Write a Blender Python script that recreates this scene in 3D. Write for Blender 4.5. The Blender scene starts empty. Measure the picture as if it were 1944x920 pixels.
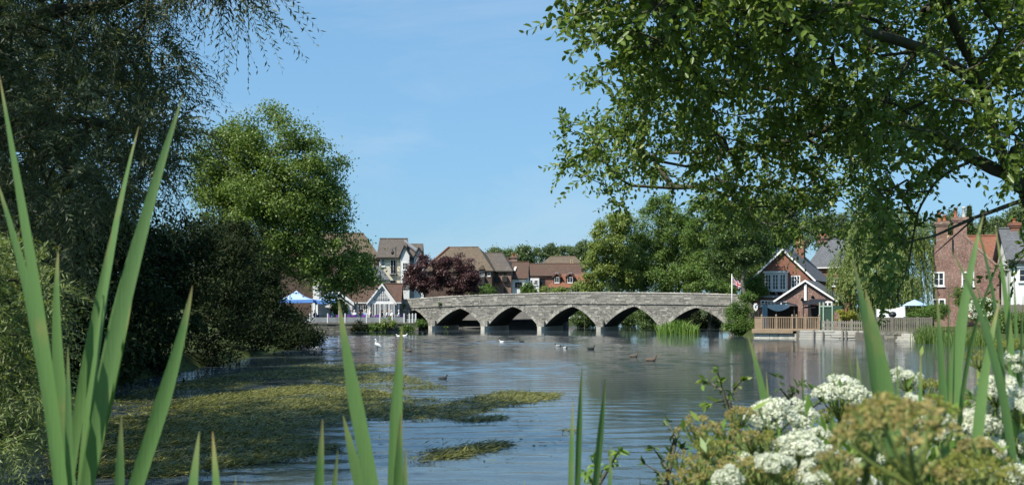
import bpy, bmesh, math, random
import numpy as np
from mathutils import Vector, Matrix

# ------------------------------------------------------------------ camera, sky, sun, exposure
SC = bpy.context.scene
COL = SC.collection
F_PX, CX, HZ, EYE = 1867.0, 972.0, 588.0, 2.2      # focal length, centre column, horizon row, eye height above the water
cam_d = bpy.data.cameras.new('camera')
cam = bpy.data.objects.new('camera', cam_d); COL.objects.link(cam)
cam.location = (0, 0, EYE); cam.rotation_euler = (math.radians(90), 0, 0)
cam_d.sensor_fit = 'HORIZONTAL'; cam_d.sensor_width = 36.0
cam_d.lens = 36.0 * F_PX / 1944.0
cam_d.shift_y = (HZ - 460.0) / 1944.0
cam_d.clip_start = 0.05; cam_d.clip_end = 6000
cam_d.dof.use_dof = True; cam_d.dof.focus_distance = 45.0; cam_d.dof.aperture_fstop = 10.0
SC.camera = cam

SUN_EL = math.radians(48.0)
SUN_AZ = Vector((-0.75, -0.66)).normalized()        # horizontal direction towards the sun: left of and behind the camera
to_sun = Vector((SUN_AZ.x * math.cos(SUN_EL), SUN_AZ.y * math.cos(SUN_EL), math.sin(SUN_EL)))
world = bpy.data.worlds.new('World'); SC.world = world; world.use_nodes = True
wn = world.node_tree; wn.nodes.clear()
w_out = wn.nodes.new('ShaderNodeOutputWorld'); w_bg = wn.nodes.new('ShaderNodeBackground')
w_sky = wn.nodes.new('ShaderNodeTexSky'); w_sky.sky_type = 'NISHITA'; w_sky.sun_disc = False
w_sky.sun_elevation = SUN_EL; w_sky.sun_rotation = math.atan2(SUN_AZ.x, SUN_AZ.y)
w_sky.altitude = 0; w_sky.air_density = 1.4; w_sky.dust_density = 0.5; w_sky.ozone_density = 6.0
w_bg.inputs['Strength'].default_value = 0.085
# the whole dome graded alike: softer contrast between zenith and horizon, deeper blue
w_gam = wn.nodes.new('ShaderNodeGamma'); w_gam.inputs['Gamma'].default_value = 0.40
w_mul = wn.nodes.new('ShaderNodeMix'); w_mul.data_type = 'RGBA'; w_mul.blend_type = 'MULTIPLY'; w_mul.inputs[0].default_value = 1.0
w_mul.inputs[7].default_value = (1.47, 2.38, 3.22, 1)
wn.links.new(w_sky.outputs[0], w_gam.inputs['Color']); wn.links.new(w_gam.outputs[0], w_mul.inputs[6])
# faint high wisps of cloud over the whole dome
w_tc = wn.nodes.new('ShaderNodeTexCoord'); w_mp = wn.nodes.new('ShaderNodeMapping'); w_mp.inputs['Scale'].default_value = (1.2, 1.2, 5.0); w_mp.inputs['Rotation'].default_value = (.25, .1, .4)
w_no = wn.nodes.new('ShaderNodeTexNoise'); w_no.inputs['Scale'].default_value = 1.7; w_no.inputs['Detail'].default_value = 7; w_no.inputs['Roughness'].default_value = .62; w_no.inputs['Distortion'].default_value = .6
w_rp = wn.nodes.new('ShaderNodeMapRange'); w_rp.inputs[1].default_value = .50; w_rp.inputs[2].default_value = .80; w_rp.inputs[3].default_value = 0.0; w_rp.inputs[4].default_value = .30
w_cl = wn.nodes.new('ShaderNodeMix'); w_cl.data_type = 'RGBA'; w_cl.inputs[7].default_value = (5.6, 6.3, 7.0, 1)
wn.links.new(w_tc.outputs['Generated'], w_mp.inputs['Vector']); wn.links.new(w_mp.outputs[0], w_no.inputs['Vector']); wn.links.new(w_no.outputs['Fac'], w_rp.inputs[0])
wn.links.new(w_rp.outputs[0], w_cl.inputs[0]); wn.links.new(w_mul.outputs[2], w_cl.inputs[6]); wn.links.new(w_cl.outputs[2], w_bg.inputs['Color']); wn.links.new(w_bg.outputs[0], w_out.inputs['Surface'])
sun_d = bpy.data.lights.new('sun', 'SUN'); sun_d.energy = 4.6; sun_d.angle = math.radians(0.53); sun_d.color = (1.0, 0.95, 0.86)
sun = bpy.data.objects.new('sun', sun_d); COL.objects.link(sun)
sun.rotation_euler = to_sun.to_track_quat('Z', 'Y').to_euler(); sun.location = to_sun * 300
SC.view_settings.view_transform = 'Standard'; SC.view_settings.look = 'None'
SC.view_settings.exposure = 0.62; SC.view_settings.gamma = 1.0; SC.view_settings.use_curve_mapping = False
SC.render.engine = 'CYCLES'
SC.cycles.max_bounces = 8; SC.cycles.diffuse_bounces = 3; SC.cycles.glossy_bounces = 3
SC.cycles.transmission_bounces = 4; SC.cycles.transparent_max_bounces = 4
SC.cycles.caustics_reflective = False; SC.cycles.caustics_refractive = False

# ------------------------------------------------------------------ helpers
R = random.Random(11)
def at(px, py, D):
    """world point that stands D metres away and shows at photo pixel (px, py)"""
    return Vector(((px - CX) * D / F_PX, D, EYE + (HZ - py) * D / F_PX))
def on_water(px, py):
    D = EYE * F_PX / (py - HZ)
    return Vector(((px - CX) * D / F_PX, D, 0))

class Facade:
    """a vertical plane through the ground point under pixel px at distance D, turned by yaw; local x runs along it, y goes back"""
    def __init__(s, px, D, yaw):
        s.X0 = (px - CX) * D / F_PX; s.D0 = D; s.a = math.radians(yaw); s.c = math.cos(s.a); s.s = math.sin(s.a)
    def u(s, px, y=0.0):
        k = (px - CX) / F_PX
        X0, D0 = s.X0 - s.s * y, s.D0 + s.c * y
        return (k * D0 - X0) / (s.c - k * s.s)
    def z(s, px, py, y=0.0):
        t = s.u(px, y); d = s.D0 + s.c * y + t * s.s
        return EYE + (HZ - py) * d / F_PX
    def p(s, px, py, y=0.0): return (s.u(px, y), s.z(px, py, y))
    def world(s, x, y, z): return Vector((s.X0 + x * s.c - y * s.s, s.D0 + x * s.s + y * s.c, z))

def tag(o, label=None, cat=None, group=None, kind=None):
    if label: o['label'] = label
    if cat: o['category'] = cat
    if group: o['group'] = group
    if kind: o['kind'] = kind
    return o
def empty(name, loc=(0, 0, 0), rz=0.0, label=None, cat=None, group=None, kind=None):
    o = bpy.data.objects.new(name, None); COL.objects.link(o)
    o.location = loc; o.rotation_euler = (0, 0, rz); o.empty_display_size = 0.2
    return tag(o, label, cat, group, kind)
def place(fac, name, label, cat, group=None, z=0.0):
    return empty(name, (fac.X0, fac.D0, z), fac.a, label, cat, group)
def link(name, me, parent=None, loc=None):
    o = bpy.data.objects.new(name, me); COL.objects.link(o)
    if parent is not None: o.parent = parent
    if loc is not None: o.location = loc
    return o
def copy_tree(o, parent=None):
    c = o.copy(); COL.objects.link(c); c.parent = parent
    for ch in list(o.children): copy_tree(ch, c)
    return c

class MB:
    def __init__(s): s.v = []; s.f = []; s.m = []; s.r = []
    def poly(s, pts, mi=0):
        b = len(s.v); s.v += [tuple(p) for p in pts]; s.f.append(tuple(range(b, b + len(pts)))); s.m.append(mi); return s
    def hull8(s, P, mi=0):
        """P: 4 bottom points then the 4 matching top points"""
        b = len(s.v); s.v += [tuple(p) for p in P]
        for q in ((3, 2, 1, 0), (4, 5, 6, 7), (0, 1, 5, 4), (1, 2, 6, 5), (2, 3, 7, 6), (3, 0, 4, 7)):
            s.f.append(tuple(b + i for i in q)); s.m.append(mi)
        return s
    def box(s, x0, x1, y0, y1, z0, z1, mi=0):
        return s.hull8([(x0, y0, z0), (x1, y0, z0), (x1, y1, z0), (x0, y1, z0), (x0, y0, z1), (x1, y0, z1), (x1, y1, z1), (x0, y1, z1)], mi)
    def prism(s, prof, y0, y1, mi=0):
        """prof: (x, z) outline, anticlockwise seen from the front (-y); extruded from y0 to y1"""
        n = len(prof); b = len(s.v)
        s.v += [(x, y0, z) for x, z in prof] + [(x, y1, z) for x, z in prof]
        s.f.append(tuple(range(b, b + n))); s.m.append(mi)
        s.f.append(tuple(range(b + 2 * n - 1, b + n - 1, -1))); s.m.append(mi)
        for i in range(n):
            j = (i + 1) % n
            s.f.append((b + i, b + n + i, b + n + j, b + j)); s.m.append(mi)
        return s
    def slab(s, a, b_, c, d, t, mi=0):
        """sheet a b c d (anticlockwise from outside) thickened inwards by t"""
        a, b_, c, d = map(Vector, (a, b_, c, d)); n = (b_ - a).cross(d - a).normalized() * t
        return s.hull8([a - n, b_ - n, c - n, d - n, a, b_, c, d], mi)
    def tri_slab(s, a, b_, c, t, mi=0):
        a, b_, c = map(Vector, (a, b_, c)); n = (b_ - a).cross(c - a).normalized() * t
        q = len(s.v); s.v += [tuple(x) for x in (a - n, b_ - n, c - n, a, b_, c)]
        for f in ((2, 1, 0), (3, 4, 5), (0, 1, 4, 3), (1, 2, 5, 4), (2, 0, 3, 5)): s.f.append(tuple(q + i for i in f)); s.m.append(mi)
        return s
    def bar(s, a, b_, w, h=None, mi=0):
        a, b_ = Vector(a), Vector(b_); h = h or w; d = (b_ - a).normalized()
        up = Vector((0, 0, 1)) if abs(d.z) < .95 else Vector((0, 1, 0))
        x = d.cross(up).normalized() * w / 2; y = x.cross(d).normalized() * h / 2
        return s.hull8([a - x - y, a + x - y, b_ + x - y, b_ - x - y, a - x + y, a + x + y, b_ + x + y, b_ - x + y], mi)
    def tube(s, pts, rad, k=6, mi=0, cap=True):
        pts = [Vector(p) for p in pts]; n = len(pts)
        if not hasattr(rad, '__len__'): rad = [rad] * n
        b = len(s.v); ref = None
        for i, p in enumerate(pts):
            d = (pts[min(i + 1, n - 1)] - pts[max(i - 1, 0)])
            d = d.normalized() if d.length > 1e-9 else Vector((0, 0, 1))
            if ref is None or abs(ref.dot(d)) > .97: ref = Vector((1, 0, 0)) if abs(d.x) < .8 else Vector((0, 1, 0))
            x = (ref - d * ref.dot(d)).normalized(); y = d.cross(x); ref = x
            for j in range(k):
                t = 2 * math.pi * j / k; q = p + (x * math.cos(t) + y * math.sin(t)) * rad[i]; s.v.append(tuple(q))
        for i in range(n - 1):
            for j in range(k):
                j2 = (j + 1) % k
                s.f.append((b + i * k + j, b + i * k + j2, b + (i + 1) * k + j2, b + (i + 1) * k + j)); s.m.append(mi)
        if cap:
            s.f.append(tuple(b + j for j in reversed(range(k)))); s.m.append(mi)
            s.f.append(tuple(b + (n - 1) * k + j for j in range(k))); s.m.append(mi)
        return s
    def lathe(s, c, prof, k=12, mi=0):
        """prof: (radius, z) from bottom to top about the vertical through c"""
        return s.tube([(c[0], c[1], c[2] + z) for r, z in prof], [max(r, 1e-4) for r, z in prof], k, mi)
    def mesh(s, name, mats, smooth=False):
        me = bpy.data.meshes.new(name); me.from_pydata(s.v, [], s.f)
        for m in (mats if isinstance(mats, (list, tuple)) else [mats]): me.materials.append(m)
        me.polygons.foreach_set('material_index', s.m)
        if smooth: me.polygons.foreach_set('use_smooth', [True] * len(s.f))
        if s.r:
            a = me.attributes.new('rnd', 'FLOAT', 'POINT'); a.data.foreach_set('value', s.r)
        me.update(); return me
    def build(s, name, mats, parent=None, smooth=False, loc=None):
        return link(name, s.mesh(name, mats, smooth), parent, loc)

# ------------------------------------------------------------------ procedural materials
MAT = {}
def nodes_of(name):
    m = bpy.data.materials.new(name); m.use_nodes = True; nt = m.node_tree; nt.nodes.clear()
    out = nt.nodes.new('ShaderNodeOutputMaterial'); MAT[name] = m
    return m, nt, out
def N(nt, typ, **kw):
    n = nt.nodes.new(typ)
    for k, v in kw.items():
        if hasattr(n, k) and not k[0].isupper(): setattr(n, k, v)
    return n
def noise(nt, vec, scale, detail=4, rough=.55):
    n = nt.nodes.new('ShaderNodeTexNoise'); n.inputs['Scale'].default_value = scale
    n.inputs['Detail'].default_value = detail; n.inputs['Roughness'].default_value = rough
    if vec is not None: nt.links.new(vec, n.inputs['Vector'])
    return n.outputs['Fac']
def ramp(nt, fac, stops):
    r = nt.nodes.new('ShaderNodeValToRGB'); el = r.color_ramp.elements
    while len(el) < len(stops): el.new(.5)
    for e, (p, c) in zip(el, stops): e.position = p; e.color = (*c, 1)
    nt.links.new(fac, r.inputs['Fac']); return r.outputs['Color']
def mixc(nt, fac, a, b, mode='MIX'):
    m = nt.nodes.new('ShaderNodeMix'); m.data_type = 'RGBA'; m.blend_type = mode
    for sock, val in ((0, fac), (6, a), (7, b)):
        if isinstance(val, (int, float)): m.inputs[sock].default_value = val
        elif isinstance(val, tuple): m.inputs[sock].default_value = (*val, 1)
        else: nt.links.new(val, m.inputs[sock])
    return m.outputs[2]
def math_n(nt, op, a, b=None):
    m = nt.nodes.new('ShaderNodeMath'); m.operation = op
    for i, v in enumerate((a, b)):
        if v is None: continue
        if isinstance(v, (int, float)): m.inputs[i].default_value = v
        else: nt.links.new(v, m.inputs[i])
    return m.outputs[0]
def finish(nt, out, col, rough, spec=.3, bump=None, bstr=.3, bdist=.02, metal=0.0):
    b = nt.nodes.new('ShaderNodeBsdfPrincipled')
    if isinstance(col, tuple): b.inputs['Base Color'].default_value = (*col, 1)
    else: nt.links.new(col, b.inputs['Base Color'])
    if isinstance(rough, (int, float)): b.inputs['Roughness'].default_value = rough
    else: nt.links.new(rough, b.inputs['Roughness'])
    b.inputs['Specular IOR Level'].default_value = spec; b.inputs['Metallic'].default_value = metal
    if bump is not None:
        bp = nt.nodes.new('ShaderNodeBump'); bp.inputs['Strength'].default_value = bstr; bp.inputs['Distance'].default_value = bdist
        nt.links.new(bump, bp.inputs['Height']); nt.links.new(bp.outputs[0], b.inputs['Normal'])
    nt.links.new(b.outputs[0], out.inputs['Surface']); return b
def coords(nt, kind='Object'):
    return nt.nodes.new('ShaderNodeTexCoord').outputs[kind]
def plain(name, c1, c2=None, scale=3.0, rough=.7, spec=.3, bstr=.25, bdist=.01, fine=25.0, metal=0.0):
    """painted / woven / sawn stuff: two close colours in blotches, fine grain in the relief"""
    m, nt, out = nodes_of(name); v = coords(nt)
    c2 = c2 or tuple(x * .72 for x in c1)
    n = noise(nt, v, scale, 5); g = noise(nt, v, fine, 3)
    col = ramp(nt, math_n(nt, 'ADD', math_n(nt, 'MULTIPLY', n, .75), math_n(nt, 'MULTIPLY', g, .25)), [(.3, c2), (.7, c1)])
    finish(nt, out, col, rough, spec, g, bstr, bdist, metal); return m
def wall_vec(nt, sx=1.0, sz=1.0):
    s = nt.nodes.new('ShaderNodeSeparateXYZ'); nt.links.new(coords(nt), s.inputs[0])
    c = nt.nodes.new('ShaderNodeCombineXYZ')
    nt.links.new(math_n(nt, 'MULTIPLY', math_n(nt, 'ADD', s.outputs[0], s.outputs[1]), sx), c.inputs[0])
    nt.links.new(math_n(nt, 'MULTIPLY', s.outputs[2], sz), c.inputs[1]); return c.outputs[0]
def bricky(name, ca, cb, cm, bw, bh, mortar, stain, rough=.85, lichen=None, lich_amt=.55, bdist=.02, lscale=2.6):
    m, nt, out = nodes_of(name); v = wall_vec(nt)
    b = nt.nodes.new('ShaderNodeTexBrick'); nt.links.new(v, b.inputs['Vector'])
    for k, val in (('Color1', ca), ('Color2', cb), ('Mortar', cm)): b.inputs[k].default_value = (*val, 1)
    b.inputs['Scale'].default_value = 1.0; b.inputs['Brick Width'].default_value = bw; b.inputs['Row Height'].default_value = bh
    b.inputs['Mortar Size'].default_value = mortar; b.inputs['Bias'].default_value = 0.0
    o = coords(nt); n1 = noise(nt, o, .55, 6, .65); n2 = noise(nt, o, 4.5, 4, .6)
    col = mixc(nt, ramp(nt, n1, [(.38, (0, 0, 0)), (.62, (.85, .85, .85))]), b.outputs['Color'], stain)
    col = mixc(nt, ramp(nt, n2, [(.45, (0, 0, 0)), (.8, (.5, .5, .5))]), col, tuple(min(1, x * 1.5) for x in ca))
    if lichen:
        n3 = noise(nt, o, lscale, 6, .7)
        col = mixc(nt, ramp(nt, n3, [(lich_amt, (0, 0, 0)), (lich_amt + .16, (.75, .75, .75))]), col, lichen)
    inv = math_n(nt, 'SUBTRACT', 1.0, b.outputs['Fac'])
    h = math_n(nt, 'ADD', inv, math_n(nt, 'MULTIPLY', n2, .5))
    finish(nt, out, col, rough, .2, h, .7, bdist); return m
def leafy(name, c1, c2, c3=None, trans=.33, rough=.45, spec=.35, tcol=None):
    """leaf blade: colour differs from leaf to leaf (rnd), some light comes through"""
    m, nt, out = nodes_of(name)
    a = nt.nodes.new('ShaderNodeAttribute'); a.attribute_name = 'rnd'
    st = [(0.0, c1), (.75, c2)] + ([(1.0, c3)] if c3 else [])
    col = ramp(nt, a.outputs['Fac'], st)
    b = nt.nodes.new('ShaderNodeBsdfPrincipled'); nt.links.new(col, b.inputs['Base Color'])
    b.inputs['Roughness'].default_value = rough; b.inputs['Specular IOR Level'].default_value = spec
    t = nt.nodes.new('ShaderNodeBsdfTranslucent')
    nt.links.new(mixc(nt, 1.0, col, tcol or (1.25, 1.25, .55), 'MULTIPLY'), t.inputs['Color'])
    mx = nt.nodes.new('ShaderNodeMixShader'); mx.inputs[0].default_value = trans
    nt.links.new(b.outputs[0], mx.inputs[1]); nt.links.new(t.outputs[0], mx.inputs[2]); nt.links.new(mx.outputs[0], out.inputs['Surface'])
    return m
def bark(name, c1, c2):
    m, nt, out = nodes_of(name); v = coords(nt)
    mp = nt.nodes.new('ShaderNodeMapping'); mp.inputs['Scale'].default_value = (6, 6, 1.3); nt.links.new(v, mp.inputs['Vector'])
    n = noise(nt, mp.outputs[0], 2.0, 6, .7); n2 = noise(nt, v, .8, 3)
    col = mixc(nt, math_n(nt, 'MULTIPLY', n2, .6), ramp(nt, n, [(.3, c2), (.7, c1)]), (.10, .115, .06))
    finish(nt, out, col, .9, .15, n, .8, .03); return m

M_STONE = None
def stone_mat(name, dark, mid, light, moss=(.10, .10, .055)):
    m, nt, out = nodes_of(name); v = coords(nt)
    a = nt.nodes.new('ShaderNodeAttribute'); a.attribute_name = 'rnd'
    base = ramp(nt, a.outputs['Fac'], [(0.0, dark), (.55, mid), (1.0, light)])
    n1 = noise(nt, v, .45, 6, .65); n2 = noise(nt, v, 4.2, 6, .75); n3 = noise(nt, v, 9, 4, .6)
    col = mixc(nt, ramp(nt, n1, [(.42, (0, 0, 0)), (.7, (.7, .7, .7))]), base, dark)
    col = mixc(nt, ramp(nt, n2, [(.50, (0, 0, 0)), (.62, (.75, .75, .75))]), col, light); col = mixc(nt, ramp(nt, n3, [(.60, (0, 0, 0)), (.68, (.8, .8, .8))]), col, tuple(min(1, x * 1.35) for x in light))
    col = mixc(nt, ramp(nt, n2, [(.30, (.75, .75, .75)), (.44, (0, 0, 0))]), col, moss)
    h = math_n(nt, 'ADD', n2, math_n(nt, 'MULTIPLY', n3, .6))
    finish(nt, out, col, .92, .15, h, .8, .05); return m
stone_mat('bridge_stone', (.115, .110, .098), (.245, .235, .208), (.46, .435, .375))
stone_mat('pale_stone', (.30, .285, .24), (.46, .435, .37), (.58, .55, .48))
stone_mat('shaded_soffit_stone', (.045, .044, .038), (.075, .072, .062), (.12, .115, .10), moss=(.035, .04, .025))  # vault stone darkened in its colour to carry the shade inside the arches
stone_mat('wall_stone', (.09, .085, .07), (.16, .15, .12), (.26, .245, .2))
bricky('red_brick', (.30, .105, .060), (.21, .075, .048), (.32, .27, .22), .225, .075, .010, (.17, .085, .06))
bricky('old_brick', (.26, .095, .065), (.12, .052, .043), (.36, .30, .25), .225, .075, .014, (.11, .06, .05), lichen=(.46, .40, .34), lich_amt=.50, lscale=8.0)
bricky('brown_brick', (.125, .075, .055), (.085, .052, .042), (.16, .13, .11), .225, .075, .010, (.07, .048, .04))
bricky('chimney_brick', (.30, .20, .14), (.17, .085, .062), (.45, .40, .33), .225, .075, .014, (.16, .09, .07), lichen=(.5, .45, .38), lich_amt=.56)
bricky('brown_tile', (.155, .085, .060), (.105, .062, .048), (.045, .03, .025), .17, .10, .012, (.085, .062, .045), lichen=(.20, .17, .10), lich_amt=.60)
bricky('lichen_tile', (.20, .145, .10), (.145, .11, .08), (.06, .045, .035), .17, .10, .012, (.10, .085, .06), lichen=(.25, .165, .065), lich_amt=.54)
bricky('weathered_tile', (.165, .135, .11), (.115, .098, .082), (.05, .04, .035), .17, .10, .012, (.085, .075, .062), lichen=(.38, .35, .28), lich_amt=.60)
bricky('red_tile', (.31, .12, .068), (.235, .09, .055), (.09, .045, .03), .17, .10, .012, (.17, .085, .055), lichen=(.30, .21, .13), lich_amt=.62)
bricky('slate', (.135, .145, .155), (.095, .102, .112), (.04, .042, .045), .26, .20, .010, (.10, .10, .10), lichen=(.26, .25, .22), lich_amt=.64)
plain('white_paint', (.80, .80, .78), (.66, .66, .64), 1.5, .55)
plain('cream_render', (.66, .61, .47), (.55, .50, .38), .9, .9)
plain('white_render', (.74, .74, .72), (.60, .60, .58), .9, .9)
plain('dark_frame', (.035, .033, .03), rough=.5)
plain('dark_metal', (.025, .027, .03), rough=.45)
plain('lead', (.22, .23, .24), (.16, .165, .17), 2, .6)
plain('tan_wood', (.34, .25, .165), (.25, .18, .115), 4, .85)
plain('grey_wood', (.30, .275, .23), (.19, .17, .14), 4, .9)
plain('old_wood', (.21, .19, .155), (.12, .105, .085), 3, .9)
plain('pale_board', (.52, .50, .44), (.36, .34, .29), 1.2, .9)
plain('silver_rail', (.32, .33, .34), (.21, .22, .22), 2, .8)
plain('blue_canvas', (.13, .29, .66), (.10, .23, .55), 2, .8)
plain('pale_blue_canvas', (.38, .52, .74), (.30, .43, .64), 2, .8)
plain('navy_tarp', (.025, .065, .105), (.015, .04, .07), 2, .6)
plain('black_canvas', (.022, .022, .025), (.012, .012, .014), 2, .7)
plain('white_sheet', (.78, .79, .78), (.66, .67, .66), 2, .9)
plain('green_paint', (.035, .075, .05), (.025, .055, .036), 2, .5)
plain('pale_green_paint', (.33, .42, .33), (.25, .33, .25), 2, .6)
plain('purple_plastic', (.17, .055, .33), (.12, .04, .24), 2, .5)
plain('terracotta', (.36, .13, .055), (.24, .085, .045), 3, .8)
plain('yellow_pot', (.56, .43, .22), (.42, .32, .17), 3, .8)
plain('skin', (.50, .30, .22), (.44, .26, .19), 4, .55)
plain('blue_jeans', (.06, .08, .13), rough=.9)
plain('shirt_white', (.75, .75, .74), (.66, .66, .66), 4, .9)
plain('shirt_black', (.02, .02, .023), rough=.9)
plain('shirt_blue', (.22, .34, .47), (.17, .27, .39), 4, .9)
plain('shirt_navy', (.04, .06, .14), rough=.9)
plain('hair_white', (.66, .64, .60), (.5, .48, .45), 20, .7)
plain('hair_dark', (.045, .03, .022), rough=.6)
plain('hair_fair', (.30, .20, .10), rough=.6)
plain('white_feather', (.80, .80, .78), (.70, .70, .67), 12, .7)
plain('brown_feather', (.17, .125, .085), (.075, .055, .04), 22, .7)
plain('dark_feather', (.022, .022, .022), (.04, .04, .038), 20, .6)
plain('green_feather', (.012, .05, .032), rough=.35)
plain('grey_feather', (.42, .41, .39), (.30, .29, .27), 20, .7)
plain('orange_bill', (.55, .27, .03), rough=.5)
plain('flag_red', (.50, .03, .045), rough=.8); plain('flag_blue', (.02, .035, .19), rough=.8)
m, nt, out = nodes_of('glass'); finish(nt, out, (.018, .022, .026), .06, .55)
bark('grey_bark', (.17, .15, .12), (.06, .052, .042)); bark('dark_bark', (.085, .07, .055), (.03, .025, .02)); bark('pale_bark', (.24, .215, .17), (.10, .09, .07))

leafy('leaf_ash', (0.083, 0.136, 0.027), (0.159, 0.227, 0.046), (0.242, 0.288, 0.068))
leafy('leaf_willow', (.055, .078, .034), (.105, .130, .062), (.200, .220, .120), rough=.5)
leafy('leaf_osier', (0.115, 0.162, 0.047), (0.203, 0.257, 0.081), (0.324, 0.351, 0.149), rough=.5)
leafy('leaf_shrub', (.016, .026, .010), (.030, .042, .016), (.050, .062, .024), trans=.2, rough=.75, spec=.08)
leafy('leaf_right', (.085, .135, .024), (.160, .235, .042), (.300, .340, .120), trans=.42, rough=.36)
leafy('leaf_sycamore', (0.073, 0.126, 0.029), (0.133, 0.212, 0.044), (0.203, 0.283, 0.068))
leafy('leaf_light', (0.139, 0.186, 0.044), (0.223, 0.287, 0.067), (0.307, 0.343, 0.101))
leafy('leaf_dark', (0.051, 0.087, 0.023), (0.089, 0.145, 0.034), (0.145, 0.204, 0.055))
leafy('leaf_copper', (0.051, 0.024, 0.024), (0.098, 0.044, 0.043), (0.151, 0.085, 0.071), trans=.2, tcol=(1.3, .9, .8))
leafy('leaf_far', (0.076, 0.115, 0.044), (0.126, 0.177, 0.068), (0.177, 0.220, 0.092))
leafy('leaf_weeping', (0.128, 0.182, 0.047), (0.203, 0.263, 0.074), (0.290, 0.331, 0.115), rough=.5)
leafy('leaf_ivy', (0.061, 0.115, 0.022), (0.115, 0.196, 0.038), (0.189, 0.270, 0.061))
leafy('leaf_yellow', (.20, .22, .03), (.32, .32, .05), (.42, .38, .07))
leafy('leaf_conifer', (0.030, 0.054, 0.024), (0.054, 0.084, 0.034))
leafy('leaf_reed', (0.095, 0.182, 0.034), (0.162, 0.270, 0.047), (0.270, 0.351, 0.081))
leafy('leaf_weed', (.070, .082, .020), (.175, .175, .042), (.300, .280, .085), trans=.2)
leafy('petal', (.62, .65, .46), (.78, .79, .67), (.84, .84, .75), trans=.38, rough=.8, spec=.05, tcol=(1, 1, .92))
leafy('seed', (.35, .31, .105), (.42, .335, .15), (.32, .37, .11), trans=.25, rough=.7, spec=.1)
leafy('seed_green', (.22, .24, .06), (.29, .30, .075), (.36, .33, .10), trans=.25, rough=.7, spec=.1)
leafy('umbel_stalk', (.13, .18, .045), (.18, .23, .06), trans=.15, rough=.5)
# ------------------------------------------------------------------ plants: leaves and branching
TEMPL = {
    'diamond': (np.array([(0, 0, 0), (.45, -.5, .0), (1, 0, 0), (.45, .5, .0)]), [(0, 1, 2, 3)]),
    'fold': (np.array([(0, 0, 0), (1, 0, -.12), (.30, -.42, .10), (.68, -.40, .06), (.30, .42, .10), (.68, .40, .06)]), [(0, 2, 3, 1), (0, 1, 5, 4)]),
    'blade': (np.array([(0, 0, 0), (1, 0, -.08), (.25, -.5, .02), (.6, -.42, .03), (.25, .5, .02), (.6, .42, .03)]), [(0, 2, 3, 1), (0, 1, 5, 4)]),
}
def unit(a): return a / np.maximum(np.linalg.norm(a, axis=-1, keepdims=True), 1e-9)
def leaf_mesh(name, pos, axis, nrm, length, width, rnd, mat, shape='diamond'):
    T, FC = TEMPL[shape]; n = len(pos); k = len(T)
    ax = unit(axis); nr = nrm - ax * np.sum(nrm * ax, 1, keepdims=True); nr = unit(nr); sd = np.cross(nr, ax)
    L = np.broadcast_to(length, (n,)); W = np.broadcast_to(width, (n,))
    V = (pos[:, None, :] + ax[:, None, :] * (T[None, :, 0:1] * L[:, None, None]) + sd[:, None, :] * (T[None, :, 1:2] * W[:, None, None])
         + nr[:, None, :] * (T[None, :, 2:3] * L[:, None, None]))
    V = V.reshape(-1, 3)
    F = np.array(FC); base = (np.arange(n) * k)[:, None, None]; idx = (F[None] + base).reshape(-1, F.shape[1])
    me = bpy.data.meshes.new(name)
    me.vertices.add(len(V)); me.vertices.foreach_set('co', V.astype(np.float32).ravel())
    me.loops.add(idx.size); me.loops.foreach_set('vertex_index', idx.astype(np.int32).ravel())
    me.polygons.add(len(idx)); me.polygons.foreach_set('loop_start', (np.arange(len(idx)) * F.shape[1]).astype(np.int32))
    try: me.polygons.foreach_set('loop_total', np.full(len(idx), F.shape[1], np.int32))
    except Exception: pass
    a = me.attributes.new('rnd', 'FLOAT', 'POINT'); a.data.foreach_set('value', np.repeat(np.clip(rnd, 0, 1), k).astype(np.float32))
    me.materials.append(mat); me.update(calc_edges=True); return me

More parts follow.
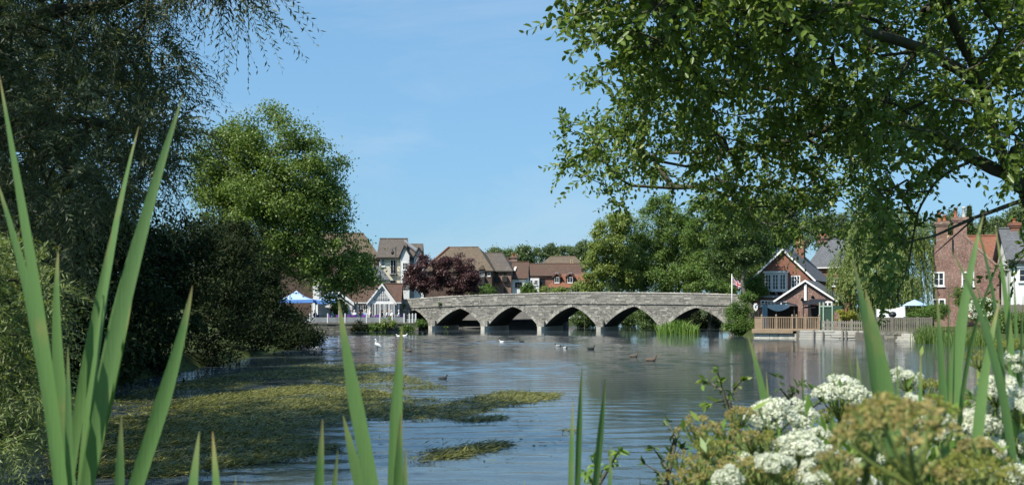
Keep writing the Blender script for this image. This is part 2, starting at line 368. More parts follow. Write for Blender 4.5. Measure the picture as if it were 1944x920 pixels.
def grow(limbs, attract, seg=.4, rtip=.012, power=.45, bow=.12, jit=.04, rng=None, rmin=None):
    """limbs: list of (points, radii); attract: points the branches reach for. Returns chains [(pts, radii)] and tip data"""
    pos = []; par = []; chains = []; fixed = {}
    for pts, rad in limbs:
        prev = -1
        if pos:
            d = [(Vector(pts[0]) - Vector(q)).length for q in pos]; j = int(np.argmin(d)); prev = j if d[j] < .6 else -1
        ch = [prev] if prev >= 0 else []
        for p, r in zip(pts, rad):
            pos.append(tuple(p)); par.append(prev); prev = len(pos) - 1; ch.append(prev); fixed[prev] = r
        chains.append(ch)
    P = np.zeros((len(pos) + len(attract) * 24, 3)); n = len(pos); P[:n] = pos; par = par + [0] * (len(P) - n)
    A = np.array(attract); d0 = np.array([np.min(np.linalg.norm(P[:n] - a, axis=1)) for a in A]); tips = []
    for a in A[np.argsort(d0)]:
        d = np.linalg.norm(P[:n] - a, axis=1); cost = d + .25 * np.maximum(0, P[:n, 2] - a[2])
        j = int(np.argmin(cost)); p0 = P[j]; dist = d[j]
        dr = P[j] - P[par[j]] if par[j] >= 0 else np.array([0, 0, 1.0]); dr = dr / max(np.linalg.norm(dr), 1e-6)
        c = p0 + dr * dist * .4 + np.array([0, 0, bow * dist]); m = int(min(22, max(2, round(dist / seg)))); ch = [j]; prev = j
        for i in range(1, m + 1):
            t = i / m; q = (1 - t) ** 2 * p0 + 2 * t * (1 - t) * c + t * t * a
            if i < m: q = q + rng.normal(0, jit * min(1, dist), 3)
            P[n] = q; par[n] = prev; prev = n; ch.append(n); n += 1
        chains.append(ch); tips.append(prev)
    w = np.zeros(n); w[tips] = 1
    for i in range(n - 1, -1, -1):
        if par[i] >= 0: w[par[i]] += w[i]
    rad = rtip * np.maximum(w, 1) ** power
    for i, r in fixed.items(): rad[i] = r
    out = []
    for ch in chains:
        r = rad[ch].copy()
        if len(r) > 1 and ch[0] not in fixed or len(r) > 1 and ch[1] not in fixed: r[0] = min(r[0], r[1] * 1.6)
        out.append((P[ch], r))
    return out, P[tips], np.array([P[t] - P[par[t]] for t in tips])
def branch_mesh(chains, name, mat, parent, k=6, rmin=0.0):
    mb = MB()
    for pts, rad in chains:
        if rad.max() < rmin: continue
        mb.tube(pts, list(rad), k if rad.max() > .06 else (5 if rad.max() > .025 else 3), 0, False)
    return mb.build(name, mat, parent, smooth=True)

def ellipsoid_pts(rng, lobes, n, inner=.45):
    vol = np.array([l[3] * l[4] * l[5] for l in lobes]) ** .75; pick = rng.choice(len(lobes), n, p=vol / vol.sum())
    d = unit(rng.normal(size=(n, 3))); r = (inner ** 3 + (1 - inner ** 3) * rng.random(n)) ** (1 / 3)
    L = np.array(lobes)[pick]; return L[:, :3] + d * r[:, None] * L[:, 3:6]

def far_tree(name, label, cat, base, lobes, mat, n_clumps=90, per=260, rc=1.0, leaf=.28, trunk=.3, barkm='grey_bark', seed=1, group=None,
             flat=.75, shape='diamond', wid=.6, droop=0.0, trunk_top=None, lean=(0, 0), aspect_up=.5, trunk_pts=None, zmin=None, inner=.45):
    """lobes are (x, y, z, rx, ry, rz) relative to base"""
    rng = np.random.default_rng(seed)
    root = empty(name, base, 0, label, cat, group)
    C = ellipsoid_pts(rng, lobes, n_clumps, inner)
    if zmin is not None: C[:, 2] = np.maximum(C[:, 2], zmin)
    zt = trunk_top or float(np.mean(C[:, 2]))
    cm = C.mean(0)
    if trunk_pts is None:
        tp = [(cm[0] * t * .5 + lean[0] * t + rng.normal(0, .05) * (t > 0), cm[1] * t * .5 + lean[1] * t, zt * t - .25 * (1 - t)) for t in np.linspace(0, 1, 7)]
    else: tp = trunk_pts
    tr = [trunk * (1.25 if i == 0 else 1) * (1 - .72 * i / (len(tp) - 1)) for i in range(len(tp))]
    chains, _, _ = grow([(tp, tr)], C, seg=.7, rtip=.022, power=.5, bow=.1, jit=.08, rng=rng)
    branch_mesh(chains, 'trunk', MAT[barkm], root, rmin=.034 if trunk > .1 else 0)
    n = n_clumps * per; ci = np.repeat(np.arange(n_clumps), per)
    rcl = rc * rng.uniform(.65, 1.3, n_clumps)
    d = unit(rng.normal(size=(n, 3))); d[:, 2] = np.where(rng.random(n) < .35, np.abs(d[:, 2]), d[:, 2])
    rr = rng.random(n) ** .45
    off = d * rr[:, None] * rcl[ci][:, None] * np.array([1, 1, flat]); pos = C[ci] + off
    loose = rng.random(n) < .18; pos[loose] = (C[ci] + rng.normal(0, .62, (n, 3)) * rcl[ci][:, None] * np.array([1, 1, flat]))[loose]
    if droop: pos[:, 2] -= droop * rng.random(n) ** 1.5
    nrm = unit(d * .8 + np.array([0, 0, aspect_up]) + rng.normal(0, .45, (n, 3)))
    ax = unit(rng.normal(size=(n, 3)) + np.array([0, 0, -.3]) + (np.array([0, 0, -2.5]) if droop else 0))
    L = leaf * rng.uniform(.6, 1.35, n); rnd = .30 * rng.random(n_clumps)[ci] + .7 * rng.random(n)
    me = leaf_mesh('crown', pos, ax, nrm, L, L * wid, rnd, MAT[mat], shape); link('crown', me, root)
    return root

def bush(name, label, cat, base, lobes, mat, n_clumps=30, per=250, rc=.5, leaf=.14, seed=1, group=None, wid=.6, barkm='dark_bark', shape='diamond', flat=.8):
    r = far_tree(name, label, cat, base, lobes, mat, n_clumps, per, rc, leaf, .07, barkm, seed, group, flat, shape, wid, trunk_top=max(.3, min(l[2] for l in lobes)))
    for ch in r.children: ch.name = ('stem' if ch.name.startswith('trunk') else 'foliage')
    return r

def ribbon(points, widths, ups=None, fold=.18, mb=None, rnds=None):
    """long leaf: points along the midrib, half folded along it. Returns the MB with rnd = place along the blade"""
    mb = mb or MB(); pts = [Vector(p) for p in points]; n = len(pts); b = len(mb.v); tw = ups or [Vector((0, -1, 0))] * n
    for i, p in enumerate(pts):
        d = (pts[min(i + 1, n - 1)] - pts[max(i - 1, 0)]).normalized(); nr = (tw[i] - d * tw[i].dot(d)).normalized(); s = d.cross(nr)
        w = widths[i] / 2
        mb.v += [tuple(p - s * w + nr * w * fold), tuple(p - nr * w * .05), tuple(p + s * w + nr * w * fold)]
        mb.r += [rnds[i] if rnds else i / (n - 1)] * 3
    for i in range(n - 1):
        a = b + i * 3
        mb.f += [(a, a + 1, a + 4, a + 3), (a + 1, a + 2, a + 5, a + 4)]; mb.m += [0, 0]
    return mb
# ------------------------------------------------------------------ the setting: ground sheet with the river cut into it, water
BR = Facade(1087, 104.0, -20.0)                     # the bridge's upstream face
def W2(p): return (p.x, p.y)
bl = BR.world(BR.u(772), 0, 0); brt = BR.world(BR.u(1398), 0, 0)
DK = Facade(1431, 76.5, -13.0); PB = Facade(1520, 74.5, -9.0); DF = Facade(1700, 70.0, -10.0)      # deck, plank bank and landing on the right
BANK_R = [W2(DK.world(-.5, 2.0, 0)), W2(DK.world(0, .9, 0)), W2(DK.world(DK.u(1512), .9, 0)), W2(PB.world(PB.u(1520), .7, 0)), W2(PB.world(PB.u(1640), .7, 0)), W2(DF.world(DF.u(1644), .7, 0)), W2(DF.world(DF.u(1768), .7, 0))]
RIVER = [(1, 2.9), (-3, 3.0), (-4.6, 6), (-7.2, 12), (-9, 20), (-11.6, 29), (-12.6, 57), (-20, 78), (-29, 101), (-10.2, 104.6),
         (bl.x + 1, bl.y), (bl.x + 5, bl.y + 9), (2, 138), (14, 172), (30, 230), (44, 226), (30, 168), (24, 132), (brt.x + 2, brt.y + 9), (brt.x - .6, brt.y - .5),
         *BANK_R, (31, 60), (33.5, 48), (43, 32), (70, 22), (110, 16), (110, 8), (30, 8.5), (7.5, 8.6), (4, 6.6), (2.6, 4.2)]
def signed_dist(X, Y):
    P = np.array(RIVER); Q = np.roll(P, -1, 0); x = X.ravel(); y = Y.ravel(); best = np.full(x.shape, 1e9); ins = np.zeros(x.shape, bool)
    for (ax, ay), (bx, by) in zip(P, Q):
        dx, dy = bx - ax, by - ay; t = np.clip(((x - ax) * dx + (y - ay) * dy) / (dx * dx + dy * dy), 0, 1)
        best = np.minimum(best, np.hypot(x - ax - t * dx, y - ay - t * dy))
        c = (ay > y) != (by > y)
        with np.errstate(divide='ignore', invalid='ignore'): ins ^= c & (x < (bx - ax) * (y - ay) / (by - ay if by != ay else 1e-9) + ax)
    return np.where(ins, -best, best).reshape(X.shape)
xs = np.concatenate([[-4000, -1500, -600, -300, -170, -120, -90], np.arange(-70, 71, 1.25), [90, 130, 200, 400, 800, 1800, 4000]])
ys = np.concatenate([[-1500, -500, -150, -60, -25], np.arange(-12, 12, .8), np.arange(12, 200, 1.6), [215, 235, 270, 320, 420, 600, 1000, 2000, 4500]])
GX, GY = np.meshgrid(xs, ys); SD = signed_dist(GX, GY)
def smooth(t): t = np.clip(t, 0, 1); return t * t * (3 - 2 * t)
rngG = np.random.default_rng(3)
GZ = -.9 + 1.5 * smooth((SD + 1.3) / 2.3) + .5 * smooth((SD - 4) / 14) + rngG.normal(0, .03, SD.shape) * (SD > 0)
GZ = np.where((SD > 60) & (GY > 150), GZ + .02 * np.minimum(SD - 60, 600) * .3, GZ)
nx, ny = len(xs), len(ys); gm = bpy.data.meshes.new('ground')
idx = np.arange(nx * ny).reshape(ny, nx); q = np.stack([idx[:-1, :-1], idx[:-1, 1:], idx[1:, 1:], idx[1:, :-1]], -1).reshape(-1, 4)
gm.from_pydata(np.stack([GX, GY, GZ], -1).reshape(-1, 3).tolist(), [], q.tolist())
m, nt, out = nodes_of('grass_ground'); v = coords(nt); n1 = noise(nt, v, .35, 6, .65); n2 = noise(nt, v, 6, 5, .7)
c = ramp(nt, n1, [(.35, (.045, .06, .02)), (.6, (.085, .11, .03)), (.75, (.13, .11, .06))])
c = mixc(nt, math_n(nt, 'MULTIPLY', n2, .6), c, (.04, .045, .02))
finish(nt, out, c, .95, .1, n2, .8, .08); gm.materials.append(m); gm.polygons.foreach_set('use_smooth', [True] * len(q)); gm.update()
tag(link('ground', gm), kind='structure')

WATER_BUMP, WAVES, WAVE_SLOPE = .006, 34, .088
m, nt, out = nodes_of('river_water'); v = coords(nt)
a = nt.nodes.new('ShaderNodeAttribute'); a.attribute_name = 'rnd'
mp = nt.nodes.new('ShaderNodeMapping'); mp.inputs['Scale'].default_value = (.6, 1.3, 1); mp.inputs['Rotation'].default_value = (0, 0, math.radians(12)); nt.links.new(v, mp.inputs['Vector'])
r2 = noise(nt, mp.outputs[0], 9.0, 3, .55)
b = finish(nt, out, ramp(nt, noise(nt, v, .5, 4), [(.3, (.042, .060, .072)), (.7, (.062, .080, .084))]), .05, .5, math_n(nt, 'MULTIPLY', r2, a.outputs['Fac']), 1.0, WATER_BUMP)
b.inputs['IOR'].default_value = 1.33
# real waves: the open current is riffled, the lee of the bridge and the right bank lie stiller
wx = np.concatenate([[-140, -90, -60], np.arange(-40, 40.1, .42), [60, 90, 130]]); wy = np.concatenate([[-2, 2], np.arange(8, 26, .13), np.arange(26, 52, .17), np.arange(52, 92, .24), np.arange(92, 135, 1.0), [150, 180, 240]])
WX, WY = np.meshgrid(wx, wy); rw = np.random.default_rng(17); H = np.zeros_like(WX)
wob = 9 * (np.sin(WX * .11 + 1) * np.sin(WY * .07) + .5 * np.sin(WX * .23 + WY * .05))
lee = 1 - .93 * smooth((WY + .30 * WX + wob * .25 - 80) / 7)
side = 1 - .52 * smooth((WX + wob * .45 - 4 + .10 * (WY - 40)) / 8)
gust = .70 + .45 * np.sin(WX * .21 + 2 * np.sin(WY * .09)) * np.sin(WY * .16 + .6 * np.sin(WX * .13))
AMP = lee * side * gust * smooth((40 - np.abs(WX)) / 3) * smooth((WY - 8) / 3)
for k in range(WAVES):
    lam = .38 * (1.0 / .38) ** rw.random(); t = math.radians(rw.normal(96, 34)); kk = 2 * math.pi / lam; ph = kk * (WX * math.cos(t) + WY * math.sin(t)) + rw.random() * 6.28 + 1.2 * np.sin(WX * rw.uniform(.1, .5) + WY * rw.uniform(.05, .3) + k)
    H += lam * np.sin(ph)
H *= WAVE_SLOPE / (2 * math.pi * math.sqrt(WAVES / 2)) * AMP
wi = np.arange(WX.size).reshape(WX.shape); wq = np.stack([wi[:-1, :-1], wi[:-1, 1:], wi[1:, 1:], wi[1:, :-1]], -1).reshape(-1, 4)
wm = bpy.data.meshes.new('river_water'); wm.vertices.add(WX.size); wm.vertices.foreach_set('co', np.stack([WX, WY, H], -1).astype(np.float32).ravel())
wm.loops.add(wq.size); wm.loops.foreach_set('vertex_index', wq.astype(np.int32).ravel()); wm.polygons.add(len(wq)); wm.polygons.foreach_set('loop_start', (np.arange(len(wq)) * 4).astype(np.int32))
aa = wm.attributes.new('rnd', 'FLOAT', 'POINT'); aa.data.foreach_set('value', np.clip(.15 + .85 * AMP, 0, 1.2).astype(np.float32).ravel())
wm.materials.append(m); wm.update(calc_edges=True); wm.polygons.foreach_set('use_smooth', [True] * len(wq))
tag(link('river_water', wm), kind='structure')

# ------------------------------------------------------------------ the stone bridge
def make_bridge():
    root = place(BR, 'stone_bridge', 'long grey medieval stone bridge with six pointed arches spanning the river', 'bridge')
    W = 6.2; xl, xr = BR.u(735), BR.u(1425)
    crowns = [(787, 588), (874, 585), (974, 581.5), (1087, 581.5), (1204, 581), (1322, 583.5)]
    piers = [822, 921, 1028, 1140, 1258]
    cx = [BR.u(a) for a, _ in crowns]; cz = [BR.z(a, b_) for a, b_ in crowns]; pxs = [BR.u(p) for p in piers]
    pw = .60; spring = .40
    ends = [2 * cx[0] - pxs[0] - pw * .1] + pxs + [BR.u(1384)]
    arches = []
    for i in range(6):
        a = ends[i] + (pw / 2 if i > 0 else 0); b_ = ends[i + 1] - (pw / 2 if i < 5 else 0); arches.append((a, b_, cx[i], cz[i]))
    def top_of_arch(x):
        for a, b_, c, z in arches:
            if a <= x <= b_:
                t = (c - x) / (c - a) if x < c else (x - c) / (b_ - c)
                return spring + (z - spring) * (1 - (.38 * t + .62 * t ** 2.1))
        return -1.0
    def interp(pts):
        X = [BR.u(p) for p, _ in pts]; Z = [BR.z(p, q_) for p, q_ in pts]; return lambda x: float(np.interp(x, X, Z))
    ztop = interp([(735, 569), (763, 567.5), (800, 565), (840, 562), (880, 560), (940, 557.5), (1000, 556), (1060, 554.3), (1130, 553.8), (1250, 554.5), (1340, 556), (1400, 558), (1425, 559)])
    zstr = interp([(735, 586), (763, 584), (830, 581), (900, 578.3), (1000, 576), (1090, 575), (1200, 575.6), (1300, 576.5), (1400, 578.5), (1425, 579.5)])
    # body: front face, soffits, back face in narrow strips
    X = sorted(set(np.round(np.concatenate([np.arange(xl, xr, .22), [v_ for a in arches for v_ in (a[0], a[1], a[2], a[0] - .001, a[1] + .001)]]), 4)))
    body = MB(); soff = MB()
    for a, b_ in zip(X[:-1], X[1:]):
        mid = (a + b_) / 2; inside = top_of_arch(mid) > -1
        za, zb = (max(top_of_arch(a), spring), max(top_of_arch(b_), spring)) if inside else (-1, -1)
        ta, tb = ztop(a) - .12, ztop(b_) - .12
        body.poly([(a, 0, za), (b_, 0, zb), (b_, 0, tb), (a, 0, ta)]); body.poly([(b_, W, zb), (a, W, za), (a, W, ta), (b_, W, tb)])
        body.poly([(a, 0, ta), (b_, 0, tb), (b_, .42, tb), (a, .42, ta)]); body.poly([(a, W - .42, ta), (b_, W - .42, tb), (b_, W, tb), (a, W, ta)])
        ra, rb = ta - 1.0, tb - 1.0
        body.poly([(a, .42, ta), (b_, .42, tb), (b_, .42, rb), (a, .42, ra)]); body.poly([(a, W - .42, ra), (b_, W - .42, rb), (b_, W - .42, tb), (a, W - .42, ta)])
        body.poly([(a, .42, ra), (b_, .42, rb), (b_, W - .42, rb), (a, W - .42, ra)], 1)
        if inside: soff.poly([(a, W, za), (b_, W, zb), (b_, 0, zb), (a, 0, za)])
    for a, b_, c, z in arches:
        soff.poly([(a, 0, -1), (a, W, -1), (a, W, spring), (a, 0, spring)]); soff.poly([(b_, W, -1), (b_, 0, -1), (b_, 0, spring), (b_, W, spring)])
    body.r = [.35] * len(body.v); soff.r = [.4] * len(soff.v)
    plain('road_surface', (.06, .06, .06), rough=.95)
    body.build('spandrel_wall', [MAT['bridge_stone'], MAT['road_surface']], root); soff.build('vault', MAT['shaded_soffit_stone'], root)
    # one block mesh per tone, shared by the stones
    tones = []
    for i in range(9):
        mb = MB(); e = .04; mb.hull8([(0, 0, 0), (1, 0, 0), (1, 1, 0), (0, 1, 0), (0, 0, 1), (1, 0, 1), (1, 1, 1), (0, 1, 1)]); mb.r = [i / 8] * 8
        tones.append(mb.mesh('stone', MAT['bridge_stone']))
    rr = random.Random(5); blocks = []
    def course(zf, z0, z1, ring):
        x = xl
        while x < xr - .3:
            L = rr.choice([.26, .34, .42, .52, .66]) * rr.uniform(.85, 1.15); g = .022
            zb, zt = zf(x + L / 2) + z0, zf(x + L / 2) + z1
            lo = max(top_of_arch(t_) for t_ in (x, x + L / 2, x + L)); lo = lo + ring if lo > -1 else -.2
            if zb >= lo: blocks.append((x + g / 2, L - g, zb + g / 2, z1 - z0 - g, rr.uniform(.012, .04), max(0, min(8, int(rr.gauss(3.6, 2.1))))))
            x += L
    z = -.16
    while z > -3.4:
        hh = rr.choice([.15, .18, .22]); course(zstr, z - hh, z, .30); z -= hh
    for k in range(16):
        z0 = .10 + k * .19; x = xl
        while x < xr - .3:
            L = rr.choice([.30, .4, .5, .6, .75]); zb = zstr(x + L / 2) + z0
            if zb + .19 < ztop(x + L / 2) - .13: blocks.append((x + .011, L - .022, zb + .011, .168, rr.uniform(.012, .035), max(0, min(8, int(rr.gauss(4.0, 2.0))))))
            x += L
    blocks.sort(key=lambda q_: -q_[1] * q_[3])
    for x, L, zb, hh, pr, tn in blocks[:300]:
        o = link('stone', tones[tn], root); o.location = (x, -pr, zb); o.scale = (L, pr + .02, hh)
    rest = MB()
    for x, L, zb, hh, pr, tn in blocks[300:]:
        rest.box(x, x + L, -pr, .02, zb, zb + hh); rest.r += [tn / 8] * 8
    tag(rest.build('stonework', MAT['bridge_stone'], root), kind='stuff')
    # string course, coping, voussoirs, pier footings with cutwaters
    sc = MB(); xx = np.arange(xl, xr, .8)
    for a, b_ in zip(xx[:-1], xx[1:]):
        sc.hull8([(a, -.13, zstr(a) - .06), (b_, -.13, zstr(b_) - .06), (b_, .02, zstr(b_) - .10), (a, .02, zstr(a) - .10), (a, -.13, zstr(a) + .06), (b_, -.13, zstr(b_) + .06), (b_, .02, zstr(b_) + .09), (a, .02, zstr(a) + .09)])
        sc.r += [rr.uniform(.2, .6)] * 8
    sc.build('string_course', MAT['bridge_stone'], root)
    x = xl
    while x < xr - .4:
        L = rr.uniform(.75, 1.25); mb = MB(); za, zb = ztop(x), ztop(x + L); g = .012
        a, b_ = x + g, x + L - g
        mb.hull8([(a, -.06, za - .115), (b_, -.06, zb - .115), (b_, .48, zb - .115), (a, .48, za - .115), (a, -.03, za + rr.uniform(-.02, .02)), (b_, -.03, zb + rr.uniform(-.02, .02)), (b_, .45, zb), (a, .45, za)])
        mb.r = [rr.uniform(.45, .95)] * 8; mb.build('coping_stone', MAT['bridge_stone'], root); x += L
    for a, b_, c, z in arches:
        ring = MB(); T = 26; pts = [(x_, max(spring, top_of_arch(min(max(x_, a), b_)))) for x_ in np.concatenate([np.linspace(a, c, T // 2 + 1), np.linspace(c, b_, T // 2 + 1)[1:]])]
        for (x0, z0), (x1, z1) in zip(pts[:-1], pts[1:]):
            d = Vector((x1 - x0, 0, z1 - z0)).normalized(); n_ = Vector((-d.z, 0, d.x)) * .30; g = d * .010
            p0 = Vector((x0, 0, z0)) + g; p1 = Vector((x1, 0, z1)) - g; f = Vector((0, -.055, 0)); bk = Vector((0, .02, 0))
            ring.hull8([p0 + f, p1 + f, p1 + bk, p0 + bk, p0 + n_ + f, p1 + n_ + f, p1 + n_ + bk, p0 + n_ + bk]); ring.r += [min(1, max(0, rr.gauss(.62, .2)))] * 8
        ring.build('arch_ring', MAT['bridge_stone'], root)
    for p in pxs:
        mb = MB(); w = pw / 2 + .10
        foot = [(p - w, W + .2), (p - w, -.25), (p - w * .55, -.75), (p + w * .55, -.75), (p + w, -.25), (p + w, W + .2)]
        n_ = len(foot); bq = len(mb.v); mb.v += [(x_, y_, -1) for x_, y_ in foot] + [(x_, y_, .44) for x_, y_ in foot]
        mb.f += [tuple(range(bq + n_, bq + 2 * n_))] + [(bq + i, bq + (i + 1) % n_, bq + n_ + (i + 1) % n_, bq + n_ + i) for i in range(n_)]; mb.m += [0] * (n_ + 1)
        mb.r = [rr.uniform(.5, .8)] * len(mb.v); mb.build('pier_footing', MAT['pale_stone'], root)
        mb = MB(); mb.box(p - .42, p + .42, -.42, .02, .44, .98 + rr.uniform(-.1, .15)); mb.r = [rr.uniform(.2, .6)] * 8; mb.build('pier_block', MAT['bridge_stone'], root)
    return root
make_bridge()

# shaded concrete wall close behind the left arches
root = place(BR, 'flood_wall', 'shaded grey concrete wall seen through the left arches', 'wall'); a, b_ = BR.u(770), BR.u(1030)
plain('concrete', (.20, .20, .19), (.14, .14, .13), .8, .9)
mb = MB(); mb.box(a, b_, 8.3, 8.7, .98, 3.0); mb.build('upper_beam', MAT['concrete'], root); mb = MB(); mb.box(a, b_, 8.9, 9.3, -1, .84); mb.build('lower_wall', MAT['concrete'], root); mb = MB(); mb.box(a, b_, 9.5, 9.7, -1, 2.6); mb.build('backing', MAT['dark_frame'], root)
# ------------------------------------------------------------------ building kit
def window(parent, fac, px0, py0, px1, py1, cols=2, rows=2, y=0.0, frame='white_paint', fw=.07, gb=.03, name='window', sill=True):
    x0, z1 = fac.p(px0, py0, y); x1, _ = fac.p(px1, py0, y); _, z0 = fac.p(px0, py1, y)
    return window_m(parent, x0, x1, z0, z1, cols, rows, y, frame, fw, gb, name, sill)
def window_m(parent, x0, x1, z0, z1, cols=2, rows=2, y=0.0, frame='white_paint', fw=.07, gb=.03, name='window', sill=True):
    mb = MB(); f = -.07 + y; k = y + .01
    mb.box(x0, x0 + fw, f, k, z0, z1); mb.box(x1 - fw, x1, f, k, z0, z1)
    mb.box(x0 + fw, x1 - fw, f + .003, k, z1 - fw, z1 - .001); mb.box(x0 + fw, x1 - fw, f + .003, k, z0 + .001, z0 + fw)
    if sill: mb.box(x0 - .06, x1 + .06, f - .06, k, z0 - .08, z0 - .003)
    w = (x1 - x0 - 2 * fw) / cols
    for i in range(1, cols): mb.box(x0 + fw + i * w - fw * .4, x0 + fw + i * w + fw * .4, f + .006, k, z0 + fw, z1 - fw)
    h = (z1 - z0 - 2 * fw) / rows
    for j in range(1, rows): mb.box(x0 + fw + .002, x1 - fw - .002, f + .02, k, z0 + fw + j * h - gb / 2, z0 + fw + j * h + gb / 2)
    o = mb.build(name, MAT[frame], parent)
    for i in range(cols):
        p = MB(); p.box(x0 + fw + i * w, x0 + fw + (i + 1) * w, f + .035, k - .004, z0 + fw, z1 - fw); p.build('pane', MAT['glass'], o)
    return o
def roof_gable_front(mb, x0, x1, ze, xa, za, y0, y1, ov=.3, t=.14, mi=0):
    sl = (za - ze) / (xa - x0); sr = (za - ze) / (x1 - xa); zl, zr = ze - sl * ov, ze - sr * ov
    mb.slab((x0 - ov, y1, zl + t), (x0 - ov, y0, zl + t), (xa, y0, za + t), (xa, y1, za + t), t, mi)
    mb.slab((x1 + ov, y0, zr + t), (x1 + ov, y1, zr + t), (xa + .002, y1, za + t), (xa + .002, y0, za + t), t, mi)
def gable_front(parent, x0, x1, zb, ze, xa, za, depth, wall, roof, verge='white_paint', ov=.3, y=0.0, vw=.2, t=.14):
    mb = MB(); mb.prism([(x0, zb), (x1, zb), (x1, ze), (xa, za), (x0, ze)], y, y + depth); mb.build('wall', MAT[wall], parent)
    r = MB(); roof_gable_front(r, x0, x1, ze, xa, za, y - ov, y + depth + ov * .5, ov, t); ro = r.build('roof', MAT[roof], parent)
    if verge:
        for (xe, s_) in ((x0 - ov, -1), (x1 + ov, 1)):
            sl = (za - ze) / (xa - x0) if s_ < 0 else (za - ze) / (x1 - xa)
            zl = ze - sl * ov; b = MB()
            b.prism([(xe, zl - vw + t), (xa, za - vw + t), (xa, za + t + .01), (xe, zl + t + .01)] if s_ < 0 else [(xa, za - vw + t), (xe, zl - vw + t), (xe, zl + t + .01), (xa, za + t + .01)], y - ov - .05, y - ov - .004)
            b.build('bargeboard', MAT[verge], parent)
    return ro
def eave_front(parent, x0, x1, zb, ze, zr, depth, wall, roof, hipl=0.0, hipr=0.0, ov=.3, y=0.0, t=.14, fascia='dark_frame', ridge_off=0.5):
    yr = y + depth * ridge_off; y1 = y + depth; s = (zr - ze) / (yr - y); zf = ze - s * ov; sb = (zr - ze) / (y1 - yr); zk = ze - sb * ov
    mb = MB(); mb.box(x0, x1, y, y1, zb, ze)
    if not hipl: mb.poly([(x0 + .002, y1, ze), (x0 + .002, y, ze), (x0 + .002, yr, zr)])
    if not hipr: mb.poly([(x1 - .002, y, ze), (x1 - .002, y1, ze), (x1 - .002, yr, zr)])
    mb.build('wall', MAT[wall], parent)
    a0, a1 = x0 - ov, x1 + ov; r0, r1 = (x0 + hipl if hipl else a0), (x1 - hipr if hipr else a1); r = MB()
    r.slab((a0, y - ov, zf + t), (a1, y - ov, zf + t), (r1, yr, zr + t), (r0, yr, zr + t), t)
    r.slab((a1, y1 + ov, zk + t), (a0, y1 + ov, zk + t), (r0, yr + .002, zr + t), (r1, yr + .002, zr + t), t)
    if hipl: r.tri_slab((a0, y1 + ov, zk + t), (a0, y - ov, zf + t), (r0, yr, zr + t), t)
    if hipr: r.tri_slab((a1, y - ov, zf + t), (a1, y1 + ov, zk + t), (r1, yr, zr + t), t)
    ro = r.build('roof', MAT[roof], parent)
    rt = MB(); rt.tube([(r0, yr, zr + t + .02), (r1, yr, zr + t + .02)], .11, 6); rt.build('ridge_tiles', MAT[roof], ro)
    g = MB(); g.box(a0, a1, y - ov - .10, y - ov + .0, zf + t - .16, zf + t - .04); g.build('gutter', MAT[fascia], parent)
    return ro
def chimney(parent, x, y, z0, z1, w, d, mat='chimney_brick', pots=(('terracotta', -.3, .55), ('terracotta', .3, .5)), cap=True):
    mb = MB(); mb.box(x - w / 2, x + w / 2, y - d / 2, y + d / 2, z0, z1)
    if cap:
        mb.box(x - w / 2 - .07, x + w / 2 + .07, y - d / 2 - .07, y + d / 2 + .07, z1 - .34, z1 - .20)
        mb.box(x - w / 2 - .13, x + w / 2 + .13, y - d / 2 - .13, y + d / 2 + .13, z1 - .199, z1 + .04)
    c = mb.build('chimney', MAT[mat], parent)
    for pm, dx, h in pots:
        p = MB(); p.lathe((x + dx * w, y, z1 + .03), [(.15, 0), (.16, .06), (.125, .12), (.11, h * .8), (.15, h * .84), (.15, h), (.09, h), (.09, h * .6)], 10); p.build('chimney_pot', MAT[pm], c, True)
    return c
def vertical_boards(parent, fac_x0, x1, z0, z1, y, step, w, mat, name='baluster', t=.03):
    me = None; x = fac_x0
    n = max(1, int(round((x1 - fac_x0) / step)))
    mb = MB(); mb.box(-w / 2, w / 2, -t / 2, t / 2, 0, z1 - z0); me = mb.mesh(name, MAT[mat])
    for i in range(n):
        o = link(name, me, parent); o.location = (fac_x0 + (i + .5) * (x1 - fac_x0) / n, y, z0)

